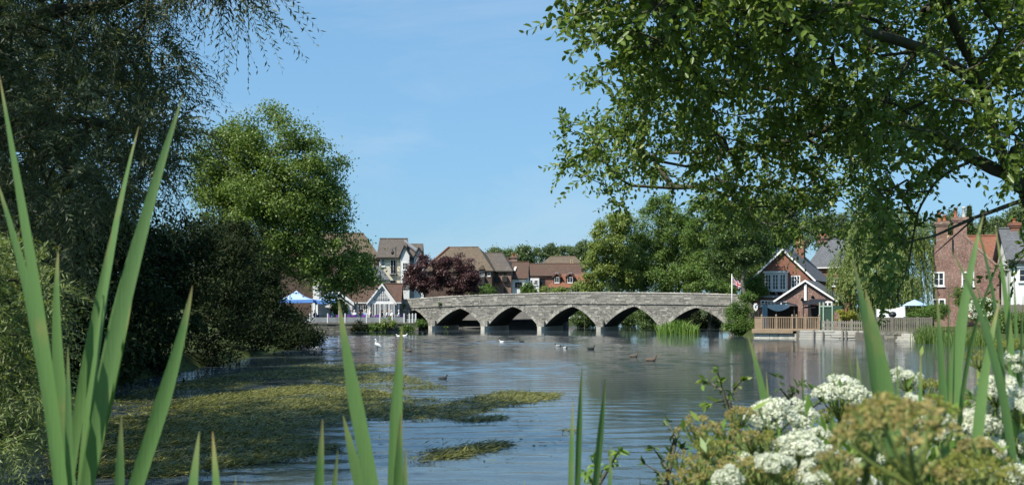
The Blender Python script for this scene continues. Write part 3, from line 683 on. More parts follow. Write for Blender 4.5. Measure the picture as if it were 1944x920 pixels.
# ------------------------------------------------------------------ left bank: terrace and restaurant
TW = Facade(795, 103.6, 9.0); FLOOR = .86
def terrace():
    root = place(TW, 'riverside_terrace', 'low stone riverside terrace with silver grey board railing under the restaurant', 'terrace')
    x0, x1 = TW.u(505), 0.0; rr = random.Random(4)
    mb = MB(); mb.box(x0, x1, 0, 1.6, -1, FLOOR - .13); mb.r = [.3] * 8; mb.build('stone_wall', MAT['wall_stone'], root)
    mb = MB(); mb.box(x0 - 2, x1 + .25, -.12, 10, FLOOR - .128, FLOOR); mb.build('deck', MAT['old_wood'], root)
    tones = []
    for i in range(6):
        b = MB(); b.box(0, 1, 0, 1, 0, 1); b.r = [i / 5] * 8; tones.append(b.mesh('stone', MAT['wall_stone']))
    for k in range(4):
        x = x0; z = -.12 + k * .215
        while x < x1 - .2:
            L = rr.uniform(.45, 1.1); L = min(L, x1 - x); o = link('stone', tones[rr.randrange(6)], root); o.location = (x + .012, -rr.uniform(.02, .06), z + .012); o.scale = (L - .024, .08, .19); x += L
    # board railing: long planks between white posts
    x = x0
    while x < TW.u(770):
        L = min(2.4, TW.u(770) - x); mb = MB(); mb.box(x + .02, x + L - .02, -.06, -.02, FLOOR + .06, FLOOR + .57 + rr.uniform(-.02, .02)); mb.build('board', MAT['silver_rail'], root); x += L
    for px in (560, 588, 622, 655, 696, 721, 744.5, 767, 777, 783, 789):
        mb = MB(); u = TW.u(px); mb.box(u - .06, u + .06, -.10, .02, FLOOR, FLOOR + .95); mb.prism([(u - .06, FLOOR + .95), (u + .06, FLOOR + .95), (u, FLOOR + 1.02)], -.10, .02); mb.build('post', MAT['white_paint'], root)
    mb = MB(); mb.box(TW.u(772), TW.u(792), -.05, .0, FLOOR + .05, FLOOR + .45); mb.build('board', MAT['silver_rail'], root)
    for k in (.6, .8):
        mb = MB(); mb.box(TW.u(772), TW.u(790), -.05, -.01, FLOOR + k, FLOOR + k + .06); mb.build('rail', MAT['silver_rail'], root)
terrace()
def gazebo(pxa, pya, px0, px1, pye, D, label, val):
    c = at(pxa, pya, D); hw = (px1 - px0) * D / F_PX / 2; cx = ((px0 + px1) / 2 - CX) * D / F_PX; ze = EYE + (HZ - pye) * D / F_PX
    root = empty('gazebo', (cx, D, FLOOR), 0, label, 'gazebo', 'blue canopies on the terrace')
    za = c.z - FLOOR; ze -= FLOOR; mb = MB(); d = hw * .8; n = 7
    for (a, b_) in (((-hw, -d), (hw, -d)), ((hw, -d), (hw, d)), ((hw, d), (-hw, d)), ((-hw, d), (-hw, -d))):
        for i in range(n):                                   # cloth sags between hip rods
            t0, t1 = i / n, (i + 1) / n
            def pt(t, s_):
                e = Vector((a[0] + (b_[0] - a[0]) * t, a[1] + (b_[1] - a[1]) * t, ze)); p = e.lerp(Vector((0, 0, za)), s_); p.z -= .28 * math.sin(math.pi * s_) * 1.0 + .05 * math.sin(math.pi * t) * (1 - s_); return p
            for j in range(5): mb.poly([pt(t0, j / 5), pt(t1, j / 5), pt(t1, (j + 1) / 5), pt(t0, (j + 1) / 5)])
            e0, e1 = pt(t0, 0), pt(t1, 0); mb.poly([e0 - Vector((0, 0, val)), e1 - Vector((0, 0, val)), e1, e0], 1)
    mb.build('canopy', [MAT['pale_blue_canvas'], MAT['blue_canvas']], root, True)
    for sx in (-1, 1):
        for sy in (-1, 1):
            p = MB(); p.tube([(sx * (hw - .08), sy * (d - .08), 0), (sx * (hw - .08), sy * (d - .08), ze)], .045, 6); p.build('leg', MAT['white_paint'], root)
gazebo(556, 551, 526, 600, 568, 104.6, 'larger pale blue peaked gazebo canopy at the terrace end under the tree', .34)
gazebo(612, 553, 601, 648, 569, 105.2, 'smaller blue peaked gazebo canopy beside the white restaurant', .40)

PV = Facade(720, 108.5, 4.0)
def pavilion():
    root = place(PV, 'restaurant_pavilion', 'white timber restaurant pavilion with lattice glazed gable beside the bridge', 'building')
    zb = FLOOR; x0, ze = PV.p(662, 572); x1, _ = PV.p(757, 572)
    zr = PV.z(690, 541, 3.2)
    eave_front(root, x0, x1, zb, ze, zr, 6.4, 'white_paint', 'brown_tile', ov=.3, fascia='white_paint')
    # lattice gable standing a step forward
    xa, za = PV.p(725.5, 540, -.7); g0 = PV.u(700, -.7); g1 = PV.u(749, -.7); zg = PV.z(720, 572, -.7)
    gable_front(root, g0, g1, zb, zg, xa, za, 3.6, 'white_paint', 'brown_tile', ov=.22, y=-.7, vw=.26)
    gl = MB(); i = .34; gl.prism([(g0 + i * 1.6, zg + .16), (g1 - i * 1.6, zg + .16), (xa, za - i * 1.5)], -.74, -.705); lat = gl.build('gable_glazing', MAT['glass'], root)
    bars = MB(); w = g1 - g0 - 3.2 * i; hh = za - i * 1.5 - zg - .16
    for k in range(1, 9):
        t = k / 9; x = g0 + 1.6 * i + w * t; top = zg + .16 + hh * (1 - abs(2 * t - 1)); bars.box(x - .028, x + .028, -.775, -.742, zg + .15, top)
    for k in range(1, 7):
        t = k / 7; z = zg + .16 + hh * t; s_ = w / 2 * (1 - t); bars.box(xa - s_, xa + s_, -.768, -.7425, z - .028, z + .028)
    bars.build('lattice_bar', MAT['white_paint'], lat)
    for a, b_ in ((702.5, 711), (712.8, 720), (721.8, 729), (730.8, 738), (739.8, 746.5)): window(root, PV, a, 575.5, b_, 600, 2, 1, -.7, fw=.06, sill=False)
    for a, b_ in ((670, 678), (680, 688), (690, 698)): window(root, PV, a, 576, b_, 601, 2, 1, 0, fw=.07, sill=False)
    window(root, PV, 750, 576, 756, 601, 2, 1, 0, fw=.06, sill=False)
    # left wing with its own plain white gable
    xa, za = PV.p(636, 549, -1.4); a0 = PV.u(604, -1.4); a1 = PV.u(668, -1.4); zg = PV.z(660, 573, -1.4)
    gable_front(root, a0, a1, zb, zg, xa, za, 5, 'white_paint', 'brown_tile', ov=.25, y=-1.4, vw=.34)
    window(root, PV, 640, 577, 657, 600, 3, 1, -1.4, 'dark_frame')
    mb = MB(); a = PV.u(630, 3); b_ = PV.u(660, 3); mb.box(PV.u(594, 4), PV.u(606, 4), 4, 6, zb, PV.z(600, 520, 4)); mb.build('stair_tower', MAT['white_render'], root)
pavilion()

TALL = Facade(745, 130.0, 3.0)
def tall_block():
    root = place(TALL, 'apartment_house', 'tall cream and white rendered apartment house with gabled bays behind the restaurant', 'building')
    zb = 1.2; x0 = TALL.u(721.5); x1 = TALL.u(764); ze = TALL.z(740, 487); zr = TALL.z(740, 455, 5)
    eave_front(root, x0, x1, zb, ze, zr, 10, 'cream_render', 'weathered_tile', ov=.45)
    for pxa, pya, p0, p1, pe, y, nm in ((767.5, 467, 760.5, 777, 483, -.6, 0), (795, 471, 786, 804, 488, .6, 0)):
        xa, za = TALL.p(pxa, pya, y); a = TALL.u(p0, y); b_ = TALL.u(p1, y); zg = TALL.z(pxa, pe, y)
        gable_front(root, a, b_, zb, zg, xa, za, 6, 'white_render', 'weathered_tile', 'dark_frame', .2, y, .16)
        m_ = (p0 + p1) / 2; window(root, TALL, m_ - 4.5, 498, m_ + 4.5, 512, 2, 2, y); window(root, TALL, m_ - 4.5, 528, m_ + 4.5, 546, 2, 2, y)
    mb = MB(); mb.box(TALL.u(777), TALL.u(800), 1.6, 8, zb, TALL.z(785, 486)); mb.build('wall', MAT['white_render'], root)
    r = MB(); a = TALL.u(764, 4); b_ = TALL.u(803, 4); r.slab((a, .8, TALL.z(780, 489)), (b_, .8, TALL.z(780, 489)), (b_, 5, TALL.z(780, 462, 5)), (a, 5, TALL.z(780, 462, 5)), .15); r.slab((b_, 9, TALL.z(780, 489)), (a, 9, TALL.z(780, 489)), (a, 5.01, TALL.z(780, 462, 5)), (b_, 5.01, TALL.z(780, 462, 5)), .15); r.build('roof', MAT['weathered_tile'], root)
    for pa, pza, pb in ((768, 455.5, 791),):                 # rendered verges breaking the ridge line
        mb = MB(); xa, za = TALL.p(pa, pza, 4.5); xb, zb2 = TALL.p(pb, 473 if pb > 750 else 455, 1.5)
        mb.hull8([(xa - .15, 4.5, za - .3), (xb - .15, 1.5, zb2 - .3), (xb + .15, 1.5, zb2 - .3), (xa + .15, 4.5, za - .3), (xa - .15, 4.5, za), (xb - .15, 1.5, zb2), (xb + .15, 1.5, zb2), (xa + .15, 4.5, za)]); mb.build('parapet', MAT['lead'], root)
    window(root, TALL, 723.5, 491, 731, 505.5, 2, 2)
    d = window(root, TALL, 741, 492.5, 752.5, 520, 2, 1, name='french_window', sill=False)
    window(root, TALL, 742, 532, 752, 556, 2, 1, frame='dark_frame', name='door', sill=False)
    def balcony(p0, p1, t, b_):
        a, zt = TALL.p(p0, t, -.4); c, _ = TALL.p(p1, t, -.4); z0 = TALL.z(p0, b_, -.4)
        mb = MB(); mb.box(a, c, -.4, 0, z0 - .1, z0); mb.box(a, c, -.42, -.38, zt - .05, zt); mb.box(a, a + .04, -.4, 0, zt - .051, zt - .002); mb.box(c - .04, c, -.4, 0, zt - .051, zt - .002); o = mb.build('balcony', MAT['dark_metal'], root)
        vertical_boards(o, a, c, z0, zt - .05, -.4, .14, .03, 'dark_metal')
    balcony(739.5, 754.5, 505, 520); balcony(754, 771, 547, 560)
    mb = MB(); u = TALL.u(761); mb.tube([(u, -.08, zb), (u, -.08, ze)], .06, 6); mb.build('drainpipe', MAT['dark_metal'], root)
    # lean-to of slate at its left foot
    a, za = TALL.p(716, 505, -1.6); b_ = TALL.u(741, -3); z2 = TALL.z(741, 531, -3); r = MB()
    mb = MB(); mb.box(a - .6, b_ - .3, -2.8, -.01, zb, z2 - .1); mb.build('wall', MAT['white_render'], root)
    r.slab((a - 1, -3.2, z2), (b_, -3.2, z2), (TALL.u(722, -.05), -.05, TALL.z(722, 505, -.05)), (a - 1, -.05, TALL.z(722, 505, -.05)), .12); r.build('roof', MAT['slate'], root)
tall_block()
LB = Facade(660, 138.0, 8.0)
root = place(LB, 'terrace_house', 'long house with orange lichen covered tile roof showing through the ash tree', 'house')
eave_front(root, LB.u(505), LB.u(720), 1.2, LB.z(680, 488), LB.z(700, 445, 4), 8, 'brown_brick', 'lichen_tile', hipr=2.2)
for p in (640, 668, 700): window(root, LB, p, 497, p + 9, 515, 2, 2)

BB = Facade(880, 150.0, -9.0)
root = place(BB, 'brick_apartments', 'dark brown brick apartment block with long hipped lichened roof behind the copper tree', 'building')
zb = 1.3; ze = BB.z(920, 513); eave_front(root, BB.u(806), BB.u(933.5), zb, ze, BB.z(862, 471, 6), 12, 'brown_brick', 'lichen_tile', hipl=2.6, hipr=3.2)
hp = MB(); a = Vector((BB.u(806) + 2.5, 5.9, BB.z(862, 471, 6) + .2)); b_ = Vector((BB.u(806) - .25, -.25, ze + .1)); hp.tube([a, b_], .16, 6); hp.build('hip_tiles', MAT['red_tile'], root)
window(root, BB, 911, 510, 919.5, 525, 2, 1, -.12); mb = MB(); xa, za = BB.p(915, 503, -.3); mb.prism([(BB.u(909), BB.z(915, 511)), (BB.u(921.5), BB.z(915, 511)), (xa, za)], -.45, .8); mb.build('dormer_gable', MAT['lichen_tile'], root)
mb = MB(); mb.box(BB.u(909), BB.u(921.5), -.75, .0, BB.z(915, 540), BB.z(915, 525)); mb.build('balcony', MAT['dark_frame'], root)
window(root, BB, 926, 513.5, 931, 524, 1, 1); window(root, BB, 925.5, 543, 930.5, 556, 1, 2); window(root, BB, 911, 542, 919, 556, 2, 1)
BC = Facade(950, 151.5, -9.0)
root = place(BC, 'red_brick_apartments', 'reddish brown brick end block with speckled roof and dark balconies next to white cottage', 'building')
ze = BC.z(950, 514); eave_front(root, BC.u(934.5), BC.u(970.5), zb, ze, BC.z(920, 482, 6), 12, 'old_brick', 'weathered_tile', hipr=2.4, hipl=-2.4)
for p in (939.5, 955):
    window(root, BC, p, 514.5, p + 8, 526, 2, 1, frame='tan_wood'); window(root, BC, p, 545, p + 8, 557, 2, 1, frame='tan_wood')
    mb = MB(); mb.box(BC.u(p - .5), BC.u(p + 9), -.6, 0, BC.z(950, 535), BC.z(950, 525)); mb.build('balcony', MAT['dark_frame'], root)
BD = Facade(985, 152.0, -4.0)
root = place(BD, 'white_cottage', 'small white cottage with brown tile roof and black framed window behind bridge', 'cottage')
eave_front(root, BD.u(971.5), BD.u(1000), 1.2, BD.z(985, 528), BD.z(985, 499, 3.5), 7, 'white_render', 'brown_tile', ov=.2)
for p in (978, 982.4, 986.8): window(root, BD, p, 535.5, p + 4, 545, 1, 2, frame='dark_frame', fw=.05)
s0 = BD.p(975, 516, 1.4); mb = MB(); mb.slab((BD.u(974, 1.1), 1.1, BD.z(976, 515, 1.1) + .12), (BD.u(978.5, 1.1), 1.1, BD.z(976, 515, 1.1) + .12), (BD.u(981.5, 2.1), 2.1, BD.z(978, 507, 2.1) + .12), (BD.u(977, 2.1), 2.1, BD.z(978, 507, 2.1) + .12), .1); mb.build('skylight', MAT['pale_board'], root)
chimney(root, BD.u(964, 5), 5, BD.z(964, 515, 5), BD.z(964, 494, 5), .75, .6, 'old_brick', (('terracotta', 0, .4),))
BE = Facade(1040, 163.0, -4.0)
root = place(BE, 'long_brick_house', 'long red brick house with plain brown tile roof and white bay behind the bridge', 'house')
eave_front(root, BE.u(985), BE.u(1101), 1.2, BE.z(1040, 523), BE.z(1040, 502, 3.5), 7, 'red_brick', 'brown_tile', ov=.25)
mb = MB(); mb.box(BE.u(1000), BE.u(1024), -1.0, 0, 1.2, BE.z(1010, 528)); mb.build('bay', MAT['white_render'], root)
window(root, BE, 1024.5, 528, 1034.5, 539, 2, 2, frame='dark_frame'); window(root, BE, 1004, 531, 1011, 541, 2, 1, -1.0); window(root, BE, 1014, 531, 1021, 541, 2, 1, -1.0)
chimney(root, BE.u(976, 5), 5, BE.z(976, 508, 5), BE.z(976, 487, 5), 1.1, .8, 'old_brick', (('terracotta', -.25, .5), ('terracotta', .25, .5)))
BF = Facade(1080, 141.0, -6.0)
root = place(BF, 'red_tiled_house', 'low house with bright red tiled roof and two lead topped dormers', 'house')
eave_front(root, BF.u(1040), BF.u(1128), 1.0, BF.z(1080, 545), BF.z(1080, 522, 2.6), 5.2, 'white_render', 'red_tile', hipl=1.6, ov=.25)
for p0, p1 in ((1049, 1065.5), (1073.5, 1091)):
    x0, zt = BF.p(p0, 521, .6); x1 = BF.u(p1, .6); zb2 = BF.z(p0, 537, .6); d = MB(); d.box(x0 + .12, x1 - .12, .6, 2.6, zb2 - .1, zt); dm = d.build('dormer', MAT['dark_frame'], root)
    r = MB(); xm = (x0 + x1) / 2; roof_gable_front(r, x0, x1, BF.z(p0, 526, .6), xm, zt + .12, .35, 2.6, .08, .1); r.build('dormer_roof', MAT['red_tile'], dm)
    l = MB(); l.box(x0 + .35, x1 - .35, .8, 2.4, zt + .13, zt + .34); l.build('lead_top', MAT['lead'], dm); window_m(dm, x0 + .3, x1 - .3, zb2 + .05, zt - .35, 2, 1, .6, 'white_paint', .05)
mb = MB(); mb.box(BF.u(1067, 2.2), BF.u(1110, 2.2), 2.45, 2.6, BF.z(1080, 524, 2.5), BF.z(1080, 520, 2.5)); mb.build('ridge_flashing', MAT['lead'], root)
window(root, BF, 1085, 547, 1095, 556, 2, 2)
BG = Facade(1065, 178.0, -5.0)
root = place(BG, 'hipped_hall', 'grey slate hipped hall roof with yellow pots rising above the brown roof', 'building')
eave_front(root, BG.u(1019), BG.u(1112), 1.2, BG.z(1065, 508), BG.z(1065, 488, 5), 10, 'old_brick', 'lichen_tile', hipl=2.2, hipr=2.0)
chimney(root, BG.u(1086, -.5), -.3, BG.z(1086, 515, 0), BG.z(1086, 502, 0), .7, .5, 'old_brick', (('yellow_pot', -.28, .75), ('yellow_pot', .28, .75)), False)

# lamp post on the bridge approach
lp = at(751.5, 562, 119.0); root = empty('lamp_post', (lp.x, lp.y, 1.4), 0, 'tall dark lamp post with twin hooked lamps before the cream house', 'lamp post')
h = at(751.5, 470, 119).z - 1.4; mb = MB(); mb.tube([(0, 0, 0), (0, 0, .9), (0, 0, 1), (0, 0, h)], [.11, .11, .07, .05], 8); mb.build('post', MAT['dark_metal'], root, True)
for sg, dx in ((-1, .40),):
    mb = MB(); mb.tube([(0, 0, h - .25), (sg * .15, 0, h - .05), (sg * dx, 0, h - .1), (sg * dx, 0, h - .35)], .03, 6); mb.build('arm', MAT['dark_metal'], root, True)
    mb = MB(); mb.lathe((sg * dx, 0, h - .85), [(.06, 0), (.16, .12), (.2, .34), (.1, .44), (.03, .52)], 10); mb.build('lamp', MAT['dark_metal'], root, True)
mb = MB(); mb.lathe((0, 0, h), [(.05, 0), (.08, .06), (.01, .2)], 8); mb.build('finial', MAT['dark_metal'], root)
# ------------------------------------------------------------------ people, chairs and tables on the terrace
def skin_mesh(name, verts, edges, radii, root_i=0, levels=2):
    me = bpy.data.meshes.new(name + '_frame'); me.from_pydata(verts, edges, []); ob = bpy.data.objects.new(name + '_frame', me); COL.objects.link(ob)
    ob.modifiers.new('skin', 'SKIN'); sv = me.skin_vertices[0].data
    for i, r in enumerate(radii): sv[i].radius = (r, r) if not isinstance(r, tuple) else r; sv[i].use_root = (i == root_i)
    ss = ob.modifiers.new('sub', 'SUBSURF'); ss.levels = levels; ss.render_levels = levels
    dg = bpy.context.evaluated_depsgraph_get(); ev = ob.evaluated_get(dg); out = bpy.data.meshes.new_from_object(ev); out.name = name
    bpy.data.objects.remove(ob); out.polygons.foreach_set('use_smooth', [True] * len(out.polygons)); return out
def person_mesh(sit, lean=0.0, reach=.36):
    V = [(0, 0, .52), (lean * .4, 0, .76), (lean, 0, .98), (lean + .01, 0, 1.09), (lean + .04, 0, 1.19), (lean + .05, 0, 1.31)]; E = [(0, 1), (1, 2), (2, 3), (3, 4), (4, 5)]; Rr = [(.15, .12), (.145, .11), (.15, .115), .052, .088, .075]
    for s_ in (-1, 1):
        b = len(V)
        if sit: V += [(.06, s_ * .10, .50), (.42, s_ * .12, .50), (.42, s_ * .11, .10), (.56, s_ * .11, .05)]
        else: V += [(.0, s_ * .10, .44), (.02, s_ * .10, .06), (.0, s_ * .10, -.32), (.14, s_ * .11, -.36)]
        E += [(0, b), (b, b + 1), (b + 1, b + 2), (b + 2, b + 3)]; Rr += [.095, .068, .045, .04]
        b = len(V); V += [(lean, s_ * .18, .99), (lean + .08, s_ * .235, .74), (lean + reach, s_ * .13, .74 if sit else .68), (lean + reach + .09, s_ * .11, .76 if sit else .66)]
        E += [(2, b), (b, b + 1), (b + 1, b + 2), (b + 2, b + 3)]; Rr += [.065, .048, .034, (.045, .025)]
    b = len(V); V += [(lean + .145, 0, 1.21)]; E += [(4, b)]; Rr += [.014]
    me = skin_mesh('person', V, E, Rr)
    return me
def paint_person(me, lean, reach):
    c = np.zeros(len(me.polygons) * 3); me.polygons.foreach_get('center', c); c = c.reshape(-1, 3)
    mi = np.full(len(c), 1); mi[c[:, 2] < .60] = 2; mi[(c[:, 2] > 1.075)] = 0; mi[(c[:, 0] > lean + reach - .03) & (c[:, 2] > .62)] = 0
    hand = (np.abs(c[:, 1]) > .16) & (c[:, 2] < .85) & (c[:, 2] > .6) & (c[:, 0] > lean + .16); mi[hand] = 0
    me.polygons.foreach_set('material_index', mi.astype(np.int32))
    for k in ('skin', 'shirt_white', 'blue_jeans'): me.materials.append(MAT[k])
PM = []
for sit, lean, reach in ((True, .02, .36), (True, .10, .34), (True, -.04, .3), (False, 0, .28)):
    me = person_mesh(sit, lean, reach); paint_person(me, lean, reach); PM.append((me, lean))
def hair_mesh(lean):
    mb = MB(); rings = [(.0, 1.36), (.062, 1.345), (.09, 1.31), (.1, 1.26), (.098, 1.2)]; k = 12
    for r, z in rings:
        for j in range(k):
            t = 2 * math.pi * j / k; x = r * math.cos(t); mb.v.append((lean + .035 + (x if x < .03 else min(x, .06 + (z - 1.2) * .25)), r * .92 * math.sin(t), z))
    for i in range(4):
        for j in range(k): a = i * k + j; b = i * k + (j + 1) % k; mb.f.append((a, a + k, b + k, b)); mb.m.append(0)
    return mb
HM = {}
def person(px, py_head, D, rot, kind, shirt, hair, label, trousers='blue_jeans'):
    p = at(px, py_head, D); me, lean = PM[kind]; root = empty('person', (p.x, p.y, FLOOR if kind < 3 else FLOOR + .36), math.radians(rot), label, 'person', 'people on the terrace')
    o = link('body', me, root); o.material_slots[1].link = 'OBJECT'; o.material_slots[1].material = MAT[shirt]; o.material_slots[2].link = 'OBJECT'; o.material_slots[2].material = MAT[trousers]
    if (lean, hair) not in HM: HM[(lean, hair)] = hair_mesh(lean).mesh('hair', MAT[hair], True)
    link('hair', HM[(lean, hair)], root)
PEOPLE = [(673, 593, 104.9, 100, 1, 'shirt_white', 'hair_white', 'person in white shirt sitting with back to river beside the pavilion door'),
          (667, 597, 105.9, 20, 0, 'shirt_blue', 'hair_fair', 'person in pale blue shirt seated left of the white shirted back'),
          (685.5, 588, 106.6, -90, 3, 'shirt_black', 'hair_dark', 'person in black standing at the restaurant windows', ),
          (693, 594, 104.8, 60, 0, 'shirt_blue', 'hair_white', 'white haired person in blue shirt seated behind a white post'),
          (704, 596, 106.3, 180, 2, 'shirt_navy', 'hair_dark', 'dark dressed person seated alone under the lattice gable'),
          (724, 595, 105.0, 10, 1, 'shirt_black', 'hair_dark', 'person in black shirt leaning over a table'),
          (735, 594, 105.2, 185, 0, 'shirt_white', 'hair_fair', 'fair haired person in white shirt facing the black shirted diner'),
          (743, 593, 106.0, 200, 2, 'shirt_white', 'hair_white', 'white haired person in white top near the middle post'),
          (758, 594, 104.9, 175, 0, 'shirt_white', 'hair_white', 'rightmost person on the terrace, white haired in a white shirt'),
          (651.5, 592, 105.4, -60, 0, 'shirt_navy', 'hair_fair', 'fair haired person in navy seated before the dark shrub'),
          (629, 596, 105.0, 30, 1, 'shirt_blue', 'hair_dark', 'dark haired person in blue seated beneath the smaller gazebo'),
          (598, 594, 105.2, 150, 2, 'shirt_black', 'hair_fair', 'person in black seated beneath the larger gazebo')]
for a in PEOPLE: person(*a)
def chair_mesh_parts():
    s = MB(); s.box(-.22, .22, -.22, .22, .42, .46); b = MB()
    for i in range(6):
        t0, t1 = -.6 + i * .2, -.4 + i * .2; b.hull8([(-.24 + .1 * t0 * t0, t0 * .38, .46), (-.24 + .1 * t1 * t1, t1 * .38, .46), (-.21 + .1 * t1 * t1, t1 * .38, .46), (-.21 + .1 * t0 * t0, t0 * .38, .46), (-.29 + .1 * t0 * t0, t0 * .38, .84), (-.29 + .1 * t1 * t1, t1 * .38, .84), (-.26 + .1 * t1 * t1, t1 * .38, .84), (-.26 + .1 * t0 * t0, t0 * .38, .84)])
    l = MB(); l.box(-.018, .018, -.018, .018, 0, .42)
    return s.mesh('seat', MAT['purple_plastic']), b.mesh('backrest', MAT['purple_plastic']), l.mesh('leg', MAT['dark_metal'])
CH = chair_mesh_parts()
def chair(p, rot, label):
    root = empty('chair', (p.x, p.y, FLOOR), math.radians(rot), label, 'chair', 'purple chairs on the terrace')
    link('seat', CH[0], root); link('backrest', CH[1], root)
    for sx in (-1, 1):
        for sy in (-1, 1): link('leg', CH[2], root, (sx * .19, sy * .19, 0))
for i, a in enumerate(PEOPLE):
    if a[4] == 3: continue
    q = at(a[0], a[1], a[2]); chair(q, a[3], 'purple chair under the ' + a[7].replace('rightmost person on the terrace, ', 'rightmost ').split(' seated')[0].split(' sitting')[0].split(' leaning')[0].split(' facing')[0].split(' near')[0])
for px, D, rot, lb in ((663.5, 104.6, 90, 'empty purple chair with its back to the river near pavilion corner'), (718, 104.7, 80, 'empty purple chair between two white posts'), (765, 105.0, 190, 'empty purple chair at the terrace end'), (643, 104.8, 90, 'empty purple chair before the dark shrub')): chair(at(px, 600, D), rot, lb)
def table(px, D, label, L=1.2):
    p = at(px, 600, D); root = empty('table', (p.x, p.y, FLOOR), 0, label, 'table', 'dark tables on the terrace')
    t = MB(); t.box(-L / 2, L / 2, -.38, .38, .70, .74); t.build('tabletop', MAT['dark_frame'], root)
    l = MB(); l.box(-.03, .03, -.03, .03, 0, .70); me = l.mesh('leg', MAT['dark_metal'])
    for sx in (-1, 1):
        for sy in (-1, 1): link('leg', me, root, (sx * (L / 2 - .08), sy * .30, 0))
for px, D, lb in ((679, 105.6, 'dark table before the pavilion door'), (704, 105.2, 'long dark table under the lattice gable'), (729.5, 105.3, 'dark table between the black and white shirted diners'), (752, 105.2, 'dark table near the terrace end'), (775, 105.0, 'small dark table behind the last white posts'), (612, 105.8, 'dark table between the two gazebos')): table(px, D, lb)
# ------------------------------------------------------------------ right bank: houses, decks, garden things
RH = Facade(1487, 90.0, -27.0)
def bay_house():
    root = place(RH, 'gabled_brick_house', 'orange brick gabled house with white bay window above the wooden deck', 'house')
    zb = .6; x0 = RH.u(1430); x1 = RH.u(1543); ze = RH.z(1487, 529); xa, za = RH.p(1487, 475)
    gable_front(root, x0, x1, zb, ze, xa, za, 9, 'red_brick', 'slate', ov=.32, vw=.2)
    # bay window hung on the gable wall
    y = -.75; b0, zt = RH.p(1451.5, 520, y); b1 = RH.u(1493, y); z0 = RH.z(1470, 550, y)
    mb = MB(); mb.box(b0, b1, y + .02, -.002, z0 - .06, zt + .1); mb.box(b0 - .12, b1 + .12, y - .12, 0, zt + .1, zt + .26); mb.box(b0 - .1, b1 + .1, y - .1, 0, z0 - .16, z0 - .062)
    bay = mb.build('bay', MAT['white_paint'], root); w = (b1 - b0) / 3
    for i in range(3): window_m(bay, b0 + i * w + .04, b0 + (i + 1) * w - .04, z0, zt, 2, 4, y + .02, fw=.08)
    for x in (b0 + .3, (b0 + b1) / 2, b1 - .3):
        mb = MB(); mb.hull8([(x - .06, -.3, z0 - .5), (x + .06, -.3, z0 - .5), (x + .06, 0, z0 - .5), (x - .06, 0, z0 - .5), (x - .06, y, z0 - .165), (x + .06, y, z0 - .165), (x + .06, 0, z0 - .165), (x - .06, 0, z0 - .165)]); mb.build('bracket', MAT['white_paint'], root)
    window(root, RH, 1502, 523, 1519.5, 546, 3, 3, 0, fw=.09)
    mb = MB(); mb.box(b0 - .2, x1, -.06, -.003, RH.z(1480, 559), RH.z(1480, 551)); mb.build('tile_band', MAT['brown_brick'], root)
    # flat roofed extension on the left
    e0 = RH.u(1426, -2.2); e1 = RH.u(1478, -2.2); zt2 = RH.z(1450, 565, -2.2)
    mb = MB(); mb.box(e0, e1, -2.2, -.01, zb, zt2); mb.build('extension', MAT['red_brick'], root); mb = MB(); mb.box(e0 - .2, e1 + .1, -2.45, -.005, zt2 + .003, zt2 + .22); mb.build('flat_roof', MAT['lead'], root)
    window(root, RH, 1444, 569.5, 1472, 581, 4, 2, -2.2, fw=.1)
    chimney(root, xa + .3, 6.5, za - .6, za + 1.2, .8, .8, 'red_brick', (('terracotta', 0, .5),))
bay_house()
RL = Facade(1530, 83.0, -27.0)
def low_gable():
    root = place(RL, 'brick_outhouse', 'lower brick gable with a white downpipe, in front of the bay window house', 'house')
    x0 = RL.u(1476); x1 = RL.u(1584.5); ze = RL.z(1530, 569.5); xa, za = RL.p(1530, 534)
    gable_front(root, x0, x1, .6, ze, xa, za, 5.5, 'old_brick', 'slate', ov=.3, vw=.16)
    mb = MB(); u = RL.u(1529.5); mb.box(u - .1, u + .1, -.15, -.003, RL.z(1530, 570), RL.z(1530, 538.5)); mb.build('downpipe', MAT['white_paint'], root)
    window(root, RL, 1562, 571.5, 1581, 583, 2, 1, 0, fw=.13); window(root, RL, 1482, 572, 1494, 583, 1, 1, 0, fw=.1)
    for px, py in ((1543, 562), (1523.5, 566.5)):
        c = RL.p(px, py, -.1); mb = MB(); mb.tube([(c[0], -.02, c[1]), (c[0], -.12, c[1]), (c[0], -.25, c[1] - .1)], [.09, .1, .13], 8); mb.build('wall_lamp', MAT['dark_metal'], root)
low_gable()
RG = Facade(1565, 98.0, -24.0)
root = place(RG, 'slate_house', 'house with broad grey slate roof half hidden by the weeping willow', 'house')
eave_front(root, RG.u(1536), RG.u(1612), .8, RG.z(1565, 505), RG.z(1565, 457, 4), 8, 'red_brick', 'slate', hipl=1.2, hipr=1.0, fascia='white_paint')
chimney(root, RG.u(1562, 4), 4, RG.z(1562, 462, 4), RG.z(1562, 449, 4), 1.0, .7, 'old_brick', (('terracotta', -.25, .4), ('terracotta', .25, .4)))
window(root, RG, 1576, 527, 1590, 543, 2, 2); window(root, RG, 1590, 560, 1604, 578, 2, 2)

